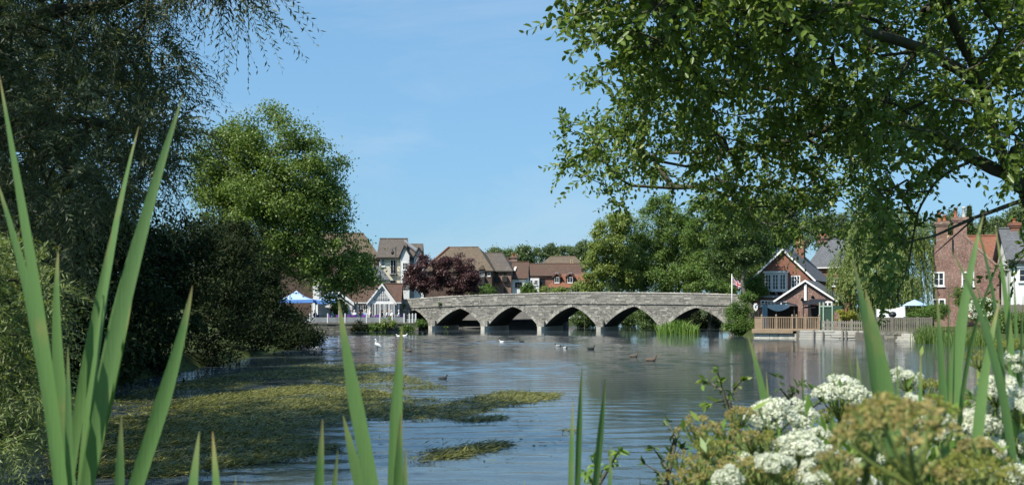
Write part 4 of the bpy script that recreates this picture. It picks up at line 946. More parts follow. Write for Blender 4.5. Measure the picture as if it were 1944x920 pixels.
OB = Facade(1835, 80.0, -22.0)
def old_house():
    root = place(OB, 'old_brick_house', 'old mottled red brick house with steep gable and two tall chimneys', 'house')
    zb = .6; x0 = OB.u(1774); x1 = OB.u(1897); xa, za = OB.p(1817, 446); ze = OB.z(1835, 514); zs = OB.z(1780, 465); xs = OB.u(1790)
    mb = MB(); mb.prism([(x0, zb), (x1, zb), (x1, ze), (xa + .4, za), (xa - .6, za), (xs, zs), (x0, zs)], 0, 6); mb.build('wall', MAT['old_brick'], root)
    mb = MB()                                   # raised stone-flecked verge on the sloping side
    sl = Vector((x1 - xa - .4, 0, ze - za)).normalized(); n_ = Vector((-sl.z, 0, sl.x)) * .18
    a, b_ = Vector((xa + .4, -.05, za)), Vector((x1 + .1, -.05, ze)); mb.hull8([a, b_, b_ + Vector((0, .5, 0)), a + Vector((0, .5, 0)), a + n_, b_ + n_, b_ + n_ + Vector((0, .5, 0)), a + n_ + Vector((0, .5, 0))]); mb.build('verge', MAT['chimney_brick'], root)
    mb = MB(); mb.slab((x1 + .2, .45, ze - .15), (x1 + .2, 6, ze - .15), (xa + .4, 6, za - .02), (xa + .4, .45, za - .02), .1); mb.build('roof', MAT['red_tile'], root)
    # wing to the right behind it with the long red roof
    w0 = OB.u(1834, 3); w1 = OB.u(1913, 3)
    eave_front(root, w0, w1, zb, OB.z(1870, 512, 2), OB.z(1870, 451, 5.6), 7.2, 'old_wood', 'red_tile', ov=.2, y=2)
    chimney(root, OB.u(1788, .8), .8, zs - .1, OB.z(1788, 421.5, .8), OB.u(1799, .8) - OB.u(1777, .8), .8, 'chimney_brick', (('terracotta', -.2, .75), ('terracotta', .25, .55)))
    chimney(root, OB.u(1822, 1.2), 1.2, za - 1.2, OB.z(1822, 414, 1.2), OB.u(1835, 1) - OB.u(1809, 1), .9, 'old_brick', (('terracotta', -.3, .85), ('pale_board', .3, .9)))
    mb = MB(); mb.lathe((OB.u(1803), .3, zs - .2), [(.2, 0), (.22, .5), (.2, .9), (.1, 1.0)], 10); mb.build('vent_pot', MAT['yellow_pot'], root)
    window(root, OB, 1825.5, 515.5, 1849.5, 543, 2, 2, 0, fw=.11); window(root, OB, 1771.5, 516, 1793, 543, 2, 2, 0, fw=.11)
    window(root, OB, 1770, 566.5, 1795, 588, 2, 1, 0, fw=.11); window(root, OB, 1842, 569, 1864, 592, 2, 1, 0, fw=.12, name='french_window', sill=False)
    window(root, OB, 1902, 520, 1915, 538, 1, 1, 1.9, 'tan_wood', .1); mb = MB(); mb.box(OB.u(1900, 2), OB.u(1920, 2), 1.7, 1.99, OB.z(1910, 548, 2), OB.z(1910, 541, 2)); mb.build('weatherboard', MAT['old_wood'], root)
    mb = MB(); u = OB.u(1808.5); mb.tube([(u, -.08, za - .3), (u, -.08, OB.z(1808, 480))], .06, 6); mb.build('drainpipe', MAT['dark_metal'], root)
old_house()
WH = Facade(1930, 75.0, -18.0)
root = place(WH, 'white_house', 'white rendered house with grey slate roof at the picture edge', 'house')
eave_front(root, WH.u(1919), WH.u(1919) + 9, .6, WH.z(1930, 492), WH.z(1930, 437, 3.4), 6.8, 'white_render', 'slate', ov=.35)
chimney(root, WH.u(1926, 3.4), 3.4, WH.z(1926, 445, 3.4), WH.z(1926, 424, 3.4), .62, .6, 'red_brick', (('terracotta', 0, .35),))
window_m(root, WH.u(1934), WH.u(1934) + 1.2, WH.z(1930, 535), WH.z(1930, 510), 2, 2)

# wooden deck with baluster railing, standing out over the water
def deck():
    root = place(DK, 'wooden_deck', 'tan wooden deck with baluster railing over the water beside the ivy', 'deck')
    z0 = DK.z(1480, 626); zr = DK.z(1480, 601); x0 = 0.0; x1 = DK.u(1556)
    rr = random.Random(9)
    for k in range(11):
        mb = MB(); mb.box(x0 - .1, x1, -.1 + k * .42, -.1 + k * .42 + .41, z0 - .06, z0); mb.build('deck_board', MAT['tan_wood'], root)
    mb = MB(); mb.box(x0 - .15, DK.u(1505), -.16, -.1, z0 - .24, z0 - .012); mb.build('fascia_board', MAT['tan_wood'], root)
    mb = MB(); mb.box(DK.u(1520), x1, -.16, -.1, z0 - .24, z0 - .012); mb.build('fascia_board', MAT['tan_wood'], root)
    posts = [1446, 1473.5, 1504, 1512, 1528.5, 1555]
    for p in posts:
        u = DK.u(p); mb = MB(); mb.box(u - .06, u + .06, -.06, .06, z0, zr + .05); mb.lathe((u, 0, zr + .05), [(.05, 0), (.075, .06), (.06, .11), (.01, .15)], 8); mb.build('post', MAT['tan_wood'], root)
    for a, b_ in zip([1431] + posts[:-1], posts):
        ua, ub = DK.u(a) + .06, DK.u(b_) - .06
        mb = MB(); mb.box(ua, ub, -.04, .04, zr - .07, zr); mb.build('handrail', MAT['tan_wood'], root); mb = MB(); mb.box(ua, ub, -.03, .03, z0 + .06, z0 + .12); mb.build('rail', MAT['tan_wood'], root)
        if a == 1431: vertical_boards(root, ua, ub, z0 + .12, zr - .07, 0, .13, .125, 'tan_wood', 'board', .02)
        elif a != 1504: vertical_boards(root, ua, ub, z0 + .12, zr - .07, 0, .135, .05, 'tan_wood')
    # quay slabs beneath
    xs_ = [x0, DK.u(1461), DK.u(1477), DK.u(1512)]
    for a, b_ in zip(xs_[:-1], xs_[1:]):
        mb = MB(); mb.box(a + .01, b_ - .01, .05, .5, -1, z0 - .27); mb.r = [rr.uniform(.5, .95)] * 8; mb.build('quay_slab', MAT['pale_stone'], root)
    mb = MB(); mb.box(x0, DK.u(1556), 1.2, 5.0, -1, z0 - .10); mb.r = [.2] * 8; mb.build('backing_wall', MAT['wall_stone'], root)
deck()
# plank-faced bank with stakes, picket fence on it
def plank_bank():
    root = place(PB, 'plank_revetment', 'weathered pale plank bank facing with upright stakes below the picket fence', 'retaining wall')
    rr = random.Random(8); a, b_ = PB.u(1516), PB.u(1640); zt = PB.z(1560, 626.5)
    for k in range(4):
        x = a + rr.uniform(0, .2)
        while x < b_:
            L = min(rr.uniform(1.6, 3.0), b_ - x); mb = MB(); z0 = -.05 + k * (zt + .05) / 4; h = (zt + .05) / 4; tl = rr.uniform(-.03, .03); yy = rr.uniform(-.03, .03)
            mb.hull8([(x, yy, z0 + .02), (x + L - .03, yy, z0 + .02 + tl), (x + L - .03, yy + .06, z0 + .02 + tl), (x, yy + .06, z0 + .02), (x, yy, z0 + h), (x + L - .03, yy, z0 + h + tl), (x + L - .03, yy + .06, z0 + h + tl), (x, yy + .06, z0 + h)]); mb.build('plank', MAT['pale_board'], root); x += L
    for p in (1544, 1561, 1599, 1606, 1628):
        u = PB.u(p); mb = MB(); mb.tube([(u, -.08, -.6), (u + rr.uniform(-.04, .04), -.08, zt + rr.uniform(-.1, .06))], .07, 6); mb.build('stake', MAT['grey_wood'], root)
    mb = MB(); mb.box(a, b_, .08, 2.5, -1, zt - .04); mb.build('earth_fill', MAT['old_wood'], root)
plank_bank()
PF = Facade(1548, 75.6, -9.0)
def picket(fac, p0, p1, pt, pb, name, label, cat, mat, step=.15, w=.09, pstep=26, over=.12, railz=(.22, .8)):
    root = place(fac, name, label, cat); a, b_ = fac.u(p0), fac.u(p1); m_ = (p0 + p1) / 2; zt = fac.z(m_, pt); z0 = fac.z(m_, pb)
    for k in railz:
        mb = MB(); z = z0 + (zt - z0) * k; mb.box(a, b_, -.0, .05, z - .05, z + .05); mb.build('rail', MAT[mat], root)
    n = max(2, int(round((p1 - p0) / pstep)) + 1)
    for i in range(n):
        u = a + (b_ - a) * i / (n - 1); mb = MB(); mb.box(u - .07, u + .07, -.02, .11, z0 - .25, zt + over); mb.build('post', MAT[mat], root)
    vertical_boards(root, a + .08, b_ - .08, z0, zt, -.016, step, w, mat, 'picket', .025)
    return root
picket(PF, 1548, 1640, 608.5, 625.5, 'picket_fence', 'low grey picket fence on the plank bank beside the deck', 'fence', 'grey_wood', .17, .08)
picket(DF, 1667, 1768, 602, 631, 'deck_railing', 'dark weathered board railing in front of the white sheet', 'fence', 'old_wood', .14, .09, 25, .05, (.06, .95))
def lower_bank():
    root = place(DF, 'stone_landing', 'rough stone landing steps at the waterline under the dark railing', 'steps'); rr = random.Random(3); z0 = DF.z(1700, 632)
    mb = MB(); mb.box(DF.u(1640), DF.u(1770), .15, 4.5, -1, z0 - .02); mb.build('fill', MAT['old_wood'], root)
    for k in range(3):
        x = DF.u(1642)
        while x < DF.u(1768):
            L = rr.uniform(.4, .8); mb = MB(); mb.box(x, x + L - .02, -.02 - rr.uniform(0, .05), .2, -.1 + k * .27, .155 + k * .27); mb.r = [rr.uniform(.1, .9)] * 8; mb.build('stone', MAT['wall_stone'], root); x += L
    for k, (a, b_) in enumerate(((1700, 1727), (1703, 1728), (1711, 1729))):
        mb = MB(); mb.box(DF.u(a), DF.u(b_), -1.5 + .4 * k, -.06, -.4 + k * .2, -.02 + .2 * k + .16); mb.r = [rr.uniform(.5, .9)] * 8; mb.build('step', MAT['pale_stone'], root)
lower_bank()

# awnings and shelters on the deck
def shelter():
    F = Facade(1500, 80.0, -22.0); zf = DK.z(1480, 626)
    root = place(F, 'tarpaulin_shelter', 'dark shelter hung with a sagging navy tarpaulin behind the deck railing', 'shelter'); a, b_ = F.u(1440), F.u(1508)
    zt = F.z(1470, 580)
    for x in (a, (a + b_) / 2, b_):
        for y in (0, 2.4):
            mb = MB(); mb.box(x - .04, x + .04, y - .04, y + .04, zf, zt); mb.build('post', MAT['dark_frame'], root)
    mb = MB(); nx_, ny_ = 16, 5
    def g(i, j):
        x = a - .2 + (b_ - a + .4) * i / nx_; y = -.35 + 3.0 * j / ny_; return (x, y, zt + .1 + .28 * math.sin(math.pi * i / nx_) - .06 * abs(math.sin(3 * math.pi * i / nx_)) - .1 * (j == 0))
    for i in range(nx_):
        for j in range(ny_): mb.poly([g(i, j), g(i + 1, j), g(i + 1, j + 1), g(i, j + 1)])
    mb.build('roof_sheet', MAT['black_canvas'], root, True)
    mb = MB(); n = 14; A0, B0 = F.u(1457), F.u(1500)
    for i in range(n):                                         # slack swag along the front
        def s(t): return .10 + .34 * math.sin(math.pi * t)
        t0, t1 = i / n, (i + 1) / n; x_0, x_1 = A0 + (B0 - A0) * t0, A0 + (B0 - A0) * t1
        mb.poly([(x_0, -.42, zt - s(t0)), (x_1, -.42, zt - s(t1)), (x_1, -.36, zt + .12), (x_0, -.36, zt + .12)])
    mb.build('swag', MAT['navy_tarp'], root, True)
    mb = MB(); c0, c1 = F.u(1448.5), F.u(1458.5)
    for i in range(8):
        x_0, x_1 = c0 + (c1 - c0) * i / 8, c0 + (c1 - c0) * (i + 1) / 8; y_0, y_1 = -.40 - .05 * (i % 2), -.40 - .05 * ((i + 1) % 2); mb.poly([(x_0, y_0, zf + .1), (x_1, y_1, zf + .1), (x_1, y_1, zt + .1), (x_0, y_0, zt + .1)])
    mb.build('curtain', MAT['navy_tarp'], root)
    mb = MB(); mb.box(a, b_, 2.4, 2.45, zf, zt); mb.build('back_panel', MAT['black_canvas'], root)
shelter()
def awning():
    F = Facade(1545, 79.0, -22.0); zf = DK.z(1480, 626)
    root = place(F, 'grey_awning', 'dark grey pitched awning over the deck beside the green cabinet', 'awning'); a, b_ = F.u(1523), F.u(1563)
    z1 = F.z(1545, 567, 1.2); z0 = F.z(1545, 578)
    mb = MB(); mb.slab((a, 0, z0), (b_, 0, z0 + .1), (b_ + .2, 1.6, z1), (a + .5, 1.6, z1), .05); mb.slab((a, -.02, z0 - .28), (b_ - .6, -.02, z0 - .22), (b_ - .55, .5, z0 - .12), (a + .2, .5, z0 - .12), .04); mb.build('canopy', MAT['black_canvas'], root)
    for x, y in ((a + .1, .05), (b_ - .1, .05), (b_ - .1, 1.5), (a + .5, 1.5)):
        mb = MB(); mb.box(x - .04, x + .04, y - .04, y + .04, zf, z0 if y < 1 else z1 - .06); mb.build('leg', MAT['dark_frame'], root)
    mb = MB(); mb.box(a + .3, b_ - .2, 1.42, 1.46, zf, z0); mb.build('back_panel', MAT['black_canvas'], root)
awning()
def cabinet():
    F = Facade(1570, 77.4, -18.0); zf = DK.z(1480, 626) + .1
    root = place(F, 'green_cabinet', 'dark green garden cabinet with pale corner posts at the deck end', 'cabinet'); a, m_, b_ = F.u(1556), F.u(1563), F.u(1599); zt = F.z(1570, 580)
    mb = MB(); mb.box(a, b_, .05, 1.5, zf - .4, zt); mb.build('body', MAT['green_paint'], root)
    for u in (a, m_, F.u(1580)):
        mb = MB(); mb.box(u - .05, u + .05, -.03, .045, zf - .4, zt + .28); mb.build('post', MAT['pale_green_paint'], root)
    mb = MB(); mb.box(a, F.u(1580), -.02, .04, zt - .09, zt + .02); mb.build('rail', MAT['pale_green_paint'], root)
    mb = MB(); mb.box(F.u(1582), F.u(1597), .0, .045, zf - .3, zt - .1); mb.build('door', MAT['green_paint'], root)
    mb = MB(); u = F.u(1584); mb.box(u, u + .42, -.6, -.2, .3, F.z(1587, 592)); mb.build('brick_pier', MAT['old_brick'], root)
cabinet()
# flag on a white pole at the bridge end
fp = at(1389.5, 585, 91.0); root = empty('flagpole', (fp.x, fp.y, 1.2), 0, 'white flagpole with a small drooping union flag at the bridge end', 'flagpole'); zt = at(1389.5, 522, 91).z - 1.2
mb = MB(); mb.tube([(0, 0, 0), (0, 0, zt)], .045, 8); mb.lathe((0, 0, zt), [(.04, 0), (.07, .06), (.01, .13)], 8); mb.build('pole', MAT['white_paint'], root, True)
def flag_mesh():
    L, H = 1.35, .72; mb = MB(); nx_, ny_ = 40, 24
    def mi(u, v_):
        x, y = u * 60 - 30, v_ * 30 - 15
        if abs(x) < 3 or abs(y) < 3: return 0
        if abs(x) < 5 or abs(y) < 5: return 1
        for s_ in (1, -1):
            d = (x * s_ * .5 - y) / math.hypot(.5, 1); side = 1 if (x > 0) == (s_ > 0) else -1
            if 0 < d * (1 if x > 0 else -1) * -s_ < 2: return 0
            if abs(d) < 3: return 1
        return 2
    def P(i, j):
        u, v_ = i / nx_, j / ny_; return (.05 + L * u * .72, .16 * math.sin(u * 7) * u, zt - .15 - H + H * v_ - .62 * u * L * .75 + .04 * math.sin(u * 9 + v_))
    for i in range(nx_):
        for j in range(ny_): mb.poly([P(i, j), P(i + 1, j), P(i + 1, j + 1), P(i, j + 1)], mi((i + .5) / nx_, (j + .5) / ny_))
    return mb
flag_mesh().build('flag', [MAT['flag_red'], MAT['white_paint'], MAT['flag_blue']], root, True)
# round white sign on its post near the leaning trunk
c = at(1434.5, 582, 84.0); root = empty('white_sign', (c.x, c.y, .7), 0, 'white pointed notice sign beside the leaning trunk', 'sign'); zc = c.z - .7
mb = MB(); mb.prism([(-.16, zc - .2), (0, zc - .38), (.16, zc - .2), (.2, zc + .1), (.1, zc + .3), (-.1, zc + .3), (-.2, zc + .1)], -.03, .02); mb.build('board', MAT['white_paint'], root); mb = MB(); mb.prism([(-.05, zc - .1), (.05, zc - .1), (.05, zc + .08), (-.05, zc + .08)], -.036, -.031); mb.build('mark', MAT['dark_metal'], root)
mb = MB(); mb.tube([(0, .05, 0), (0, .05, zc + .32)], .03, 6); mb.build('post', MAT['dark_metal'], root)
# white sheet over a frame, parasol, satellite-like black barbecue
F = Facade(1690, 72.5, -10); root = place(F, 'white_dust_sheet', 'white sheet hung over a frame behind the dark railing', 'sheet'); a, b_ = F.u(1664), F.u(1719); z0 = F.z(1690, 604); zl, zr_ = F.z(1664, 586), F.z(1719, 579.5)
mb = MB(); n = 22
for i in range(n):
    t0, t1 = i / n, (i + 1) / n; x_0, x_1 = a + (b_ - a) * t0, a + (b_ - a) * t1
    def tp(t): return zl + (zr_ - zl) * t - .14 * math.sin(math.pi * t)
    def fy(t): return .07 * math.sin(t * 31) + .05 * math.sin(t * 57)
    mb.poly([(x_0, fy(t0), z0), (x_1, fy(t1), z0), (x_1, .15, tp(t1)), (x_0, .15, tp(t0))]); mb.poly([(x_0, .15, tp(t0)), (x_1, .15, tp(t1)), (x_1, .7 + fy(t1), z0), (x_0, .7 + fy(t0), z0)])
mb.build('cloth', MAT['white_sheet'], root, True)
for x in (a + .05, b_ - .05):
    mb = MB(); mb.tube([(x, .3, .5), (x, .3, zl - .05)], .03, 6); mb.build('pole', MAT['dark_frame'], root)
c = at(1736.5, 569, 74.5); root = empty('parasol', (c.x, c.y, .7), 0, 'open pale blue garden parasol above the clipped hedge', 'parasol'); hh = c.z - .7
mb = MB(); mb.lathe((0, 0, hh - .42), [(.92, 0), (.9, .03), (.5, .25), (.03, .44)], 8); mb.build('canopy', MAT['pale_blue_canvas'], root); mb = MB(); mb.tube([(0, 0, 0), (0, 0, hh)], .025, 6); mb.build('pole', MAT['grey_wood'], root)
c = at(1694.5, 597, 70.8); root = empty('kettle_barbecue', (c.x, c.y, .55), 0, 'black round kettle barbecue against the white sheet', 'barbecue'); zc = c.z - .55
mb = MB(); mb.lathe((0, 0, zc - .2), [(.05, 0), (.2, .06), (.28, .2), (.28, .24), (.2, .38), (.04, .44)], 14); mb.build('bowl', MAT['dark_metal'], root, True)
for k in range(3):
    t = k * 2.1; mb = MB(); mb.tube([(.1 * math.cos(t), .1 * math.sin(t), zc - .15), (.26 * math.cos(t), .26 * math.sin(t), 0)], .014, 5); mb.build('leg', MAT['dark_metal'], root)
# close-boarded fence in front of the white house
F = Facade(1920, 69.0, -14); picket(F, 1897, 1952, 578, 622, 'board_fence', 'tall dark close boarded fence below the white house', 'fence', 'old_wood', .13, .125, 20, .05, (.15, .85))
# ------------------------------------------------------------------ trees and shrubs of the middle distance
def ground_z(x, y): 
    i = min(max(np.searchsorted(xs, x) - 1, 0), nx - 2); j = min(max(np.searchsorted(ys, y) - 1, 0), ny - 2); return float(GZ[j, i])
def pxlobes(base, D, lst, dy=.9):
    """lst: (px centre, py centre, half width px, half height px, depth offset); lobes relative to base"""
    o = []
    for px, py, hw, hh, dd in lst:
        d = D + dd; c = at(px, py, d); o.append((c.x - base[0], c.y - base[1], c.z - base[2], hw * d / F_PX, max(hw * d / F_PX * dy, .5), hh * d / F_PX))
    return o
def ptree(name, label, px, D, lst, mat, cat='tree', **kw):
    x = (px - CX) * D / F_PX; base = (x, D, ground_z(x, D)); return far_tree(name, label, cat, base, pxlobes(base, D, lst), mat, **kw)
def pbush(name, label, px, D, lst, mat, cat='bush', **kw):
    x = (px - CX) * D / F_PX; base = (x, D, max(.0, ground_z(x, D)) - .05); return bush(name, label, cat, base, pxlobes(base, D, lst), mat, **kw)

ptree('ash_tree', 'large bright green ash tree towering over the blue gazebos', 520, 84, [(450, 300, 72, 78, 0), (520, 290, 75, 82, -1), (590, 330, 66, 80, 0), (500, 420, 110, 90, -2), (590, 440, 76, 84, -1), (560, 380, 100, 110, -1), (450, 350, 84, 100, 0), (420, 400, 50, 90, 2), (545, 500, 90, 58, -2), (655, 505, 58, 45, 0), (690, 520, 28, 36, 1), (640, 545, 40, 30, 0), (598, 528, 44, 30, 0), (500, 236, 28, 34, 0), (420, 240, 36, 26, 1)],
      'leaf_ash', n_clumps=400, per=290, rc=1.15, inner=.25, leaf=.225, trunk=.55, seed=21, barkm='pale_bark')
ptree('copper_beech', 'smaller dark purple leaved tree beside the cream house', 808, 117, [(808, 523, 38, 36, 0), (790, 540, 26, 22, 0), (800, 494, 16, 16, 0)], 'leaf_copper', n_clumps=70, per=230, rc=.62, leaf=.2, trunk=.2, seed=31, barkm='dark_bark', group='purple leaved trees')
ptree('copper_beech', 'broader dark purple leaved tree before the brown brick apartments', 862, 118, [(862, 522, 44, 38, 0), (880, 540, 32, 22, 0), (850, 496, 18, 14, 0)], 'leaf_copper', n_clumps=90, per=230, rc=.62, leaf=.2, trunk=.2, seed=32, barkm='dark_bark', group='purple leaved trees')
RT = 'trees behind the bridge'
ptree('locust_tree', 'yellowish feathery tree leftmost of the wood behind the bridge', 1165, 118, [(1160, 450, 42, 50, 0), (1145, 500, 36, 46, 0), (1175, 420, 30, 30, 0), (1130, 530, 26, 26, 0), (1190, 510, 30, 45, 1)], 'leaf_light', n_clumps=120, per=260, inner=.3, rc=.85, leaf=.24, trunk=.28, seed=41, group=RT)
ptree('sycamore_tree', 'dense dark green tree in the middle of the wood behind the bridge', 1265, 122, [(1262, 440, 62, 62, 0), (1230, 490, 50, 62, 0), (1300, 470, 52, 70, 0), (1262, 520, 66, 40, -2), (1250, 395, 36, 30, 0)], 'leaf_sycamore', n_clumps=200, per=260, inner=.3, rc=.95, leaf=.22, trunk=.45, seed=42, group=RT)
ptree('sycamore_tree', 'tall rounded green tree behind the bridge above the last arches', 1350, 117, [(1345, 460, 55, 62, 0), (1390, 440, 50, 60, 0), (1330, 525, 52, 34, -2), (1380, 520, 44, 40, -2), (1345, 405, 40, 34, 0)], 'leaf_sycamore', n_clumps=200, per=260, inner=.3, rc=.95, leaf=.22, trunk=.45, seed=43, group=RT)
ptree('lime_tree', 'dark tree behind the leaning trunk and the brick gable', 1450, 108, [(1445, 440, 56, 60, 0), (1490, 430, 44, 56, 1), (1430, 500, 40, 36, 0), (1480, 390, 40, 30, 0)], 'leaf_dark', n_clumps=160, per=230, inner=.3, rc=.9, leaf=.21, trunk=.4, seed=44, group=RT)
for k, (px, D, L, lb, mt) in enumerate([
    (1560, 128, [(1560, 450, 40, 36, 0), (1590, 440, 34, 32, 0), (1545, 425, 24, 20, 0)], 'broad green tree above the grey slate roof', 'leaf_far'),
    (1640, 132, [(1640, 440, 44, 44, 0), (1660, 470, 36, 40, 0)], 'tree showing behind the weeping willow crown', 'leaf_far'),
    (1815, 118, [(1805, 440, 34, 34, 0), (1835, 460, 24, 30, 0), (1790, 425, 22, 22, 0)], 'tree directly behind the two tall chimneys', 'leaf_far'),
    (1925, 112, [(1925, 430, 40, 34, 0), (1905, 445, 24, 24, 0), (1960, 410, 36, 40, 0)], 'tree behind the white house chimney', 'leaf_far'),
    (1890, 125, [(1890, 440, 30, 22, 0)], 'small round tree beyond the long red roof', 'leaf_far')]):
    ptree('garden_tree', lb, px, D, L, mt, n_clumps=66, per=170, rc=.95, leaf=.26, trunk=.3, seed=50 + k, group='trees behind the right bank houses')
for k, (px, D, L, lb) in enumerate([
    (952, 215, [(952, 484, 24, 9, 0), (940, 482, 13, 8, 0)], 'low far tree above the reddish brown block roof'),
    (993, 205, [(993, 485, 18, 17, 0), (1000, 495, 12, 10, 0)], 'round far tree beside the brick chimneys'),
    (1050, 225, [(1045, 478, 34, 16, 0), (1070, 482, 26, 14, 0), (1030, 490, 18, 10, 0)], 'wide far tree crown above the hipped hall'),
    (1105, 195, [(1105, 478, 22, 20, 0), (1092, 486, 18, 14, 0), (1120, 490, 18, 22, 0)], 'far tree closing the gap left of the wood')]):
    ptree('far_tree', lb, px, D, L, 'leaf_far', n_clumps=60, per=170, rc=1.1, leaf=.34, trunk=.3, seed=60 + k, group='far trees above the roofs')
for k, (px, L, lb) in enumerate(((1195, [(1195, 500, 46, 50, 0), (1180, 535, 50, 24, 0)], 'rear tree filling the wood beside the feathery tree'), (1300, [(1300, 480, 60, 70, 0), (1290, 530, 60, 30, 0)], 'rear tree filling the middle of the wood'), (1410, [(1405, 480, 60, 70, 0), (1420, 530, 50, 30, 0)], 'rear tree filling the wood behind the flagpole'))):
    ptree('wood_tree', lb, px, 136, L, 'leaf_dark', n_clumps=90, per=150, rc=1.2, leaf=.32, trunk=.35, inner=.2, seed=90 + k, group=RT)
# two conifers
for k, (px, pt, hw) in enumerate(((1840, 390, 17), (1866, 398, 24))):
    D = 114; x = (px - CX) * D / F_PX; z0 = 1.2; zt = at(px, pt, D).z; rng = np.random.default_rng(80 + k); root = empty('conifer', (x, D, z0), 0, ('slim dark conifer spire behind the taller chimney', 'broader dark conifer to the right of the chimneys')[k], 'tree', 'conifers behind the chimneys')
    H = zt - z0; mb = MB(); mb.tube([(0, 0, -.2), (0, 0, H * .5), (0, 0, H - .3)], [.22, .12, .02], 6); n = 6000; h = rng.random(n) ** .8; t_ = rng.random(n) * 6.283; r = (1 - h) * hw * D / F_PX * 2.2 * (.15 + .85 * rng.random(n) ** .8) * (.62 + .38 * np.sin(h * 47 + 2 * np.sin(t_ * 3))); t = t_
    pos = np.stack([r * np.cos(t), r * np.sin(t), H * (.12 + .88 * h) - r * .25], 1)
    mb.build('trunk', MAT['dark_bark'], root, True); ax = np.stack([np.cos(t), np.sin(t), -.4 * np.ones(n)], 1) + rng.normal(0, .4, (n, 3))
    link('crown', leaf_mesh('crown', pos, ax, rng.normal(0, .5, (n, 3)) + [0, 0, 1], .34, .11, rng.random(n), MAT['leaf_far']), root)

# leaning alder at the bridge end, trunk in full view
D = 87.0; b0 = at(1440, 628, D); base = (b0.x, D, .5)
tp = [at(px, py, D) - Vector(base) for px, py in ((1441, 628), (1436, 605), (1428, 585), (1416, 565), (1410, 545), (1409, 530), (1414, 515), (1420, 495), (1425, 470))]
far_tree('leaning_alder', 'small tree with bare bent grey trunk leaning over the ivy bush', 'tree', base, pxlobes(base, D, [(1408, 465, 48, 40, 0), (1368, 484, 34, 32, 0), (1440, 462, 28, 28, 1), (1400, 430, 42, 28, 0), (1362, 504, 20, 18, 0)]), 'leaf_dark',
         n_clumps=110, per=200, rc=.62, leaf=.17, trunk=.27, seed=71, barkm='pale_bark', trunk_pts=tp)
# weeping willow in the garden on the right bank
def weeping(name, label, px, D, lst, seed, n_sh=900, group=None):
    x = (px - CX) * D / F_PX; base = (x, D, ground_z(x, D)); rng = np.random.default_rng(seed); root = empty(name, base, 0, label, 'tree', group)
    lob = pxlobes(base, D, lst); C = ellipsoid_pts(rng, lob, 110, .4); tp = [(0, 0, -.2), (.1, 0, 1.5), (.0, .1, 3), (.1, .1, 4.5), (0, 0, 6)]
    ch, _, _ = grow([(tp, [.4, .33, .3, .24, .15])], C, .7, .02, .5, .25, .06, rng); branch_mesh(ch, 'trunk', MAT['grey_bark'], root)
    P = []; A = []; Rn = []
    S = ellipsoid_pts(rng, lob, n_sh, .75)
    for s in S:
        L = rng.uniform(1.0, 3.0); n = int(L * 25); zlow = .7 - base[2]; t = np.linspace(0, 1, n); out_ = unit(np.array([s[0], s[1], 0.0]) + 1e-6) * .35
        q = s + out_ * (t[:, None] ** .6) * .8 + np.array([0, 0, -1.0]) * (L * t[:, None] ** 1.25) + rng.normal(0, .05, (n, 3)); q = q[q[:, 2] > zlow]
        P.append(q); A.append(np.tile(out_ * .6 + np.array([0, 0, -1.0]), (len(q), 1)) + rng.normal(0, .35, (len(q), 3))); Rn.append(np.full(len(q), .4 * rng.random()) + .6 * rng.random(len(q)))
    P = np.concatenate(P); A = np.concatenate(A); Rn = np.concatenate(Rn); nr = unit(P - np.array([0, 0, 4.0])) + rng.normal(0, .6, P.shape)
    link('crown', leaf_mesh('crown', P, A, nr, rng.uniform(.17, .29, len(P)), .066, Rn, MAT['leaf_weeping']), root)
weeping('weeping_willow', 'pale green weeping willow drooping between the two brick houses', 1690, 82, [(1660, 445, 52, 46, 0), (1710, 430, 50, 42, 1), (1735, 490, 44, 52, 0), (1660, 500, 60, 46, -1), (1615, 505, 40, 40, 0), (1690, 540, 56, 34, -1)], 91, 1300)

# ivy, shrubs, hedges, reeds on the banks
pbush('ivy_bush', 'rounded mass of glossy ivy hanging to the water at the bridge end', 1404, 84.5, [(1404, 606, 27, 32, 0), (1400, 588, 22, 18, .5), (1408, 622, 26, 16, -.4), (1420, 566, 14, 14, 1)], 'leaf_ivy', n_clumps=70, per=230, rc=.45, leaf=.13, seed=101)
pbush('elder_bush', 'bright green shrub climbing between bridge and brick house', 1440, 89, [(1440, 545, 22, 22, 0), (1428, 560, 18, 16, 0), (1450, 560, 12, 12, 0)], 'leaf_ivy', n_clumps=45, per=230, rc=.5, leaf=.15, seed=102)
pbush('yellow_shrub', 'left hand yellow leaved garden shrub behind the picket fence', 1597, 76.6, [(1597, 600, 9, 10, 0)], 'leaf_yellow', n_clumps=18, per=150, rc=.24, leaf=.1, seed=103, group='yellow shrubs by the picket fence')
pbush('yellow_shrub', 'right hand yellow leaved garden shrub behind the picket fence', 1614, 76.8, [(1614, 600, 11, 10, 0)], 'leaf_yellow', n_clumps=20, per=150, rc=.24, leaf=.1, seed=104, group='yellow shrubs by the picket fence')
pbush('garden_hedge', 'clipped green hedge in front of the old brick house', 1762, 73.5, [(1745, 588, 20, 13, 0), (1775, 588, 22, 14, 0), (1760, 596, 34, 10, 0)], 'leaf_ivy', n_clumps=50, per=200, rc=.4, leaf=.11, seed=105)
pbush('rose_bush', 'loose bush dotted with white roses by the old brick house', 1868, 71.5, [(1868, 584, 24, 18, 0), (1850, 595, 18, 16, 0), (1885, 596, 18, 16, 0)], 'leaf_sycamore', n_clumps=50, per=160, rc=.4, leaf=.11, seed=106)
ro = bpy.data.objects['rose_bush']; rng = np.random.default_rng(6); C = ellipsoid_pts(rng, pxlobes(tuple(ro.location), 71.2, [(1866, 582, 26, 18, -.6), (1850, 590, 18, 14, -.6)]), 90, .9); n = len(C) * 8
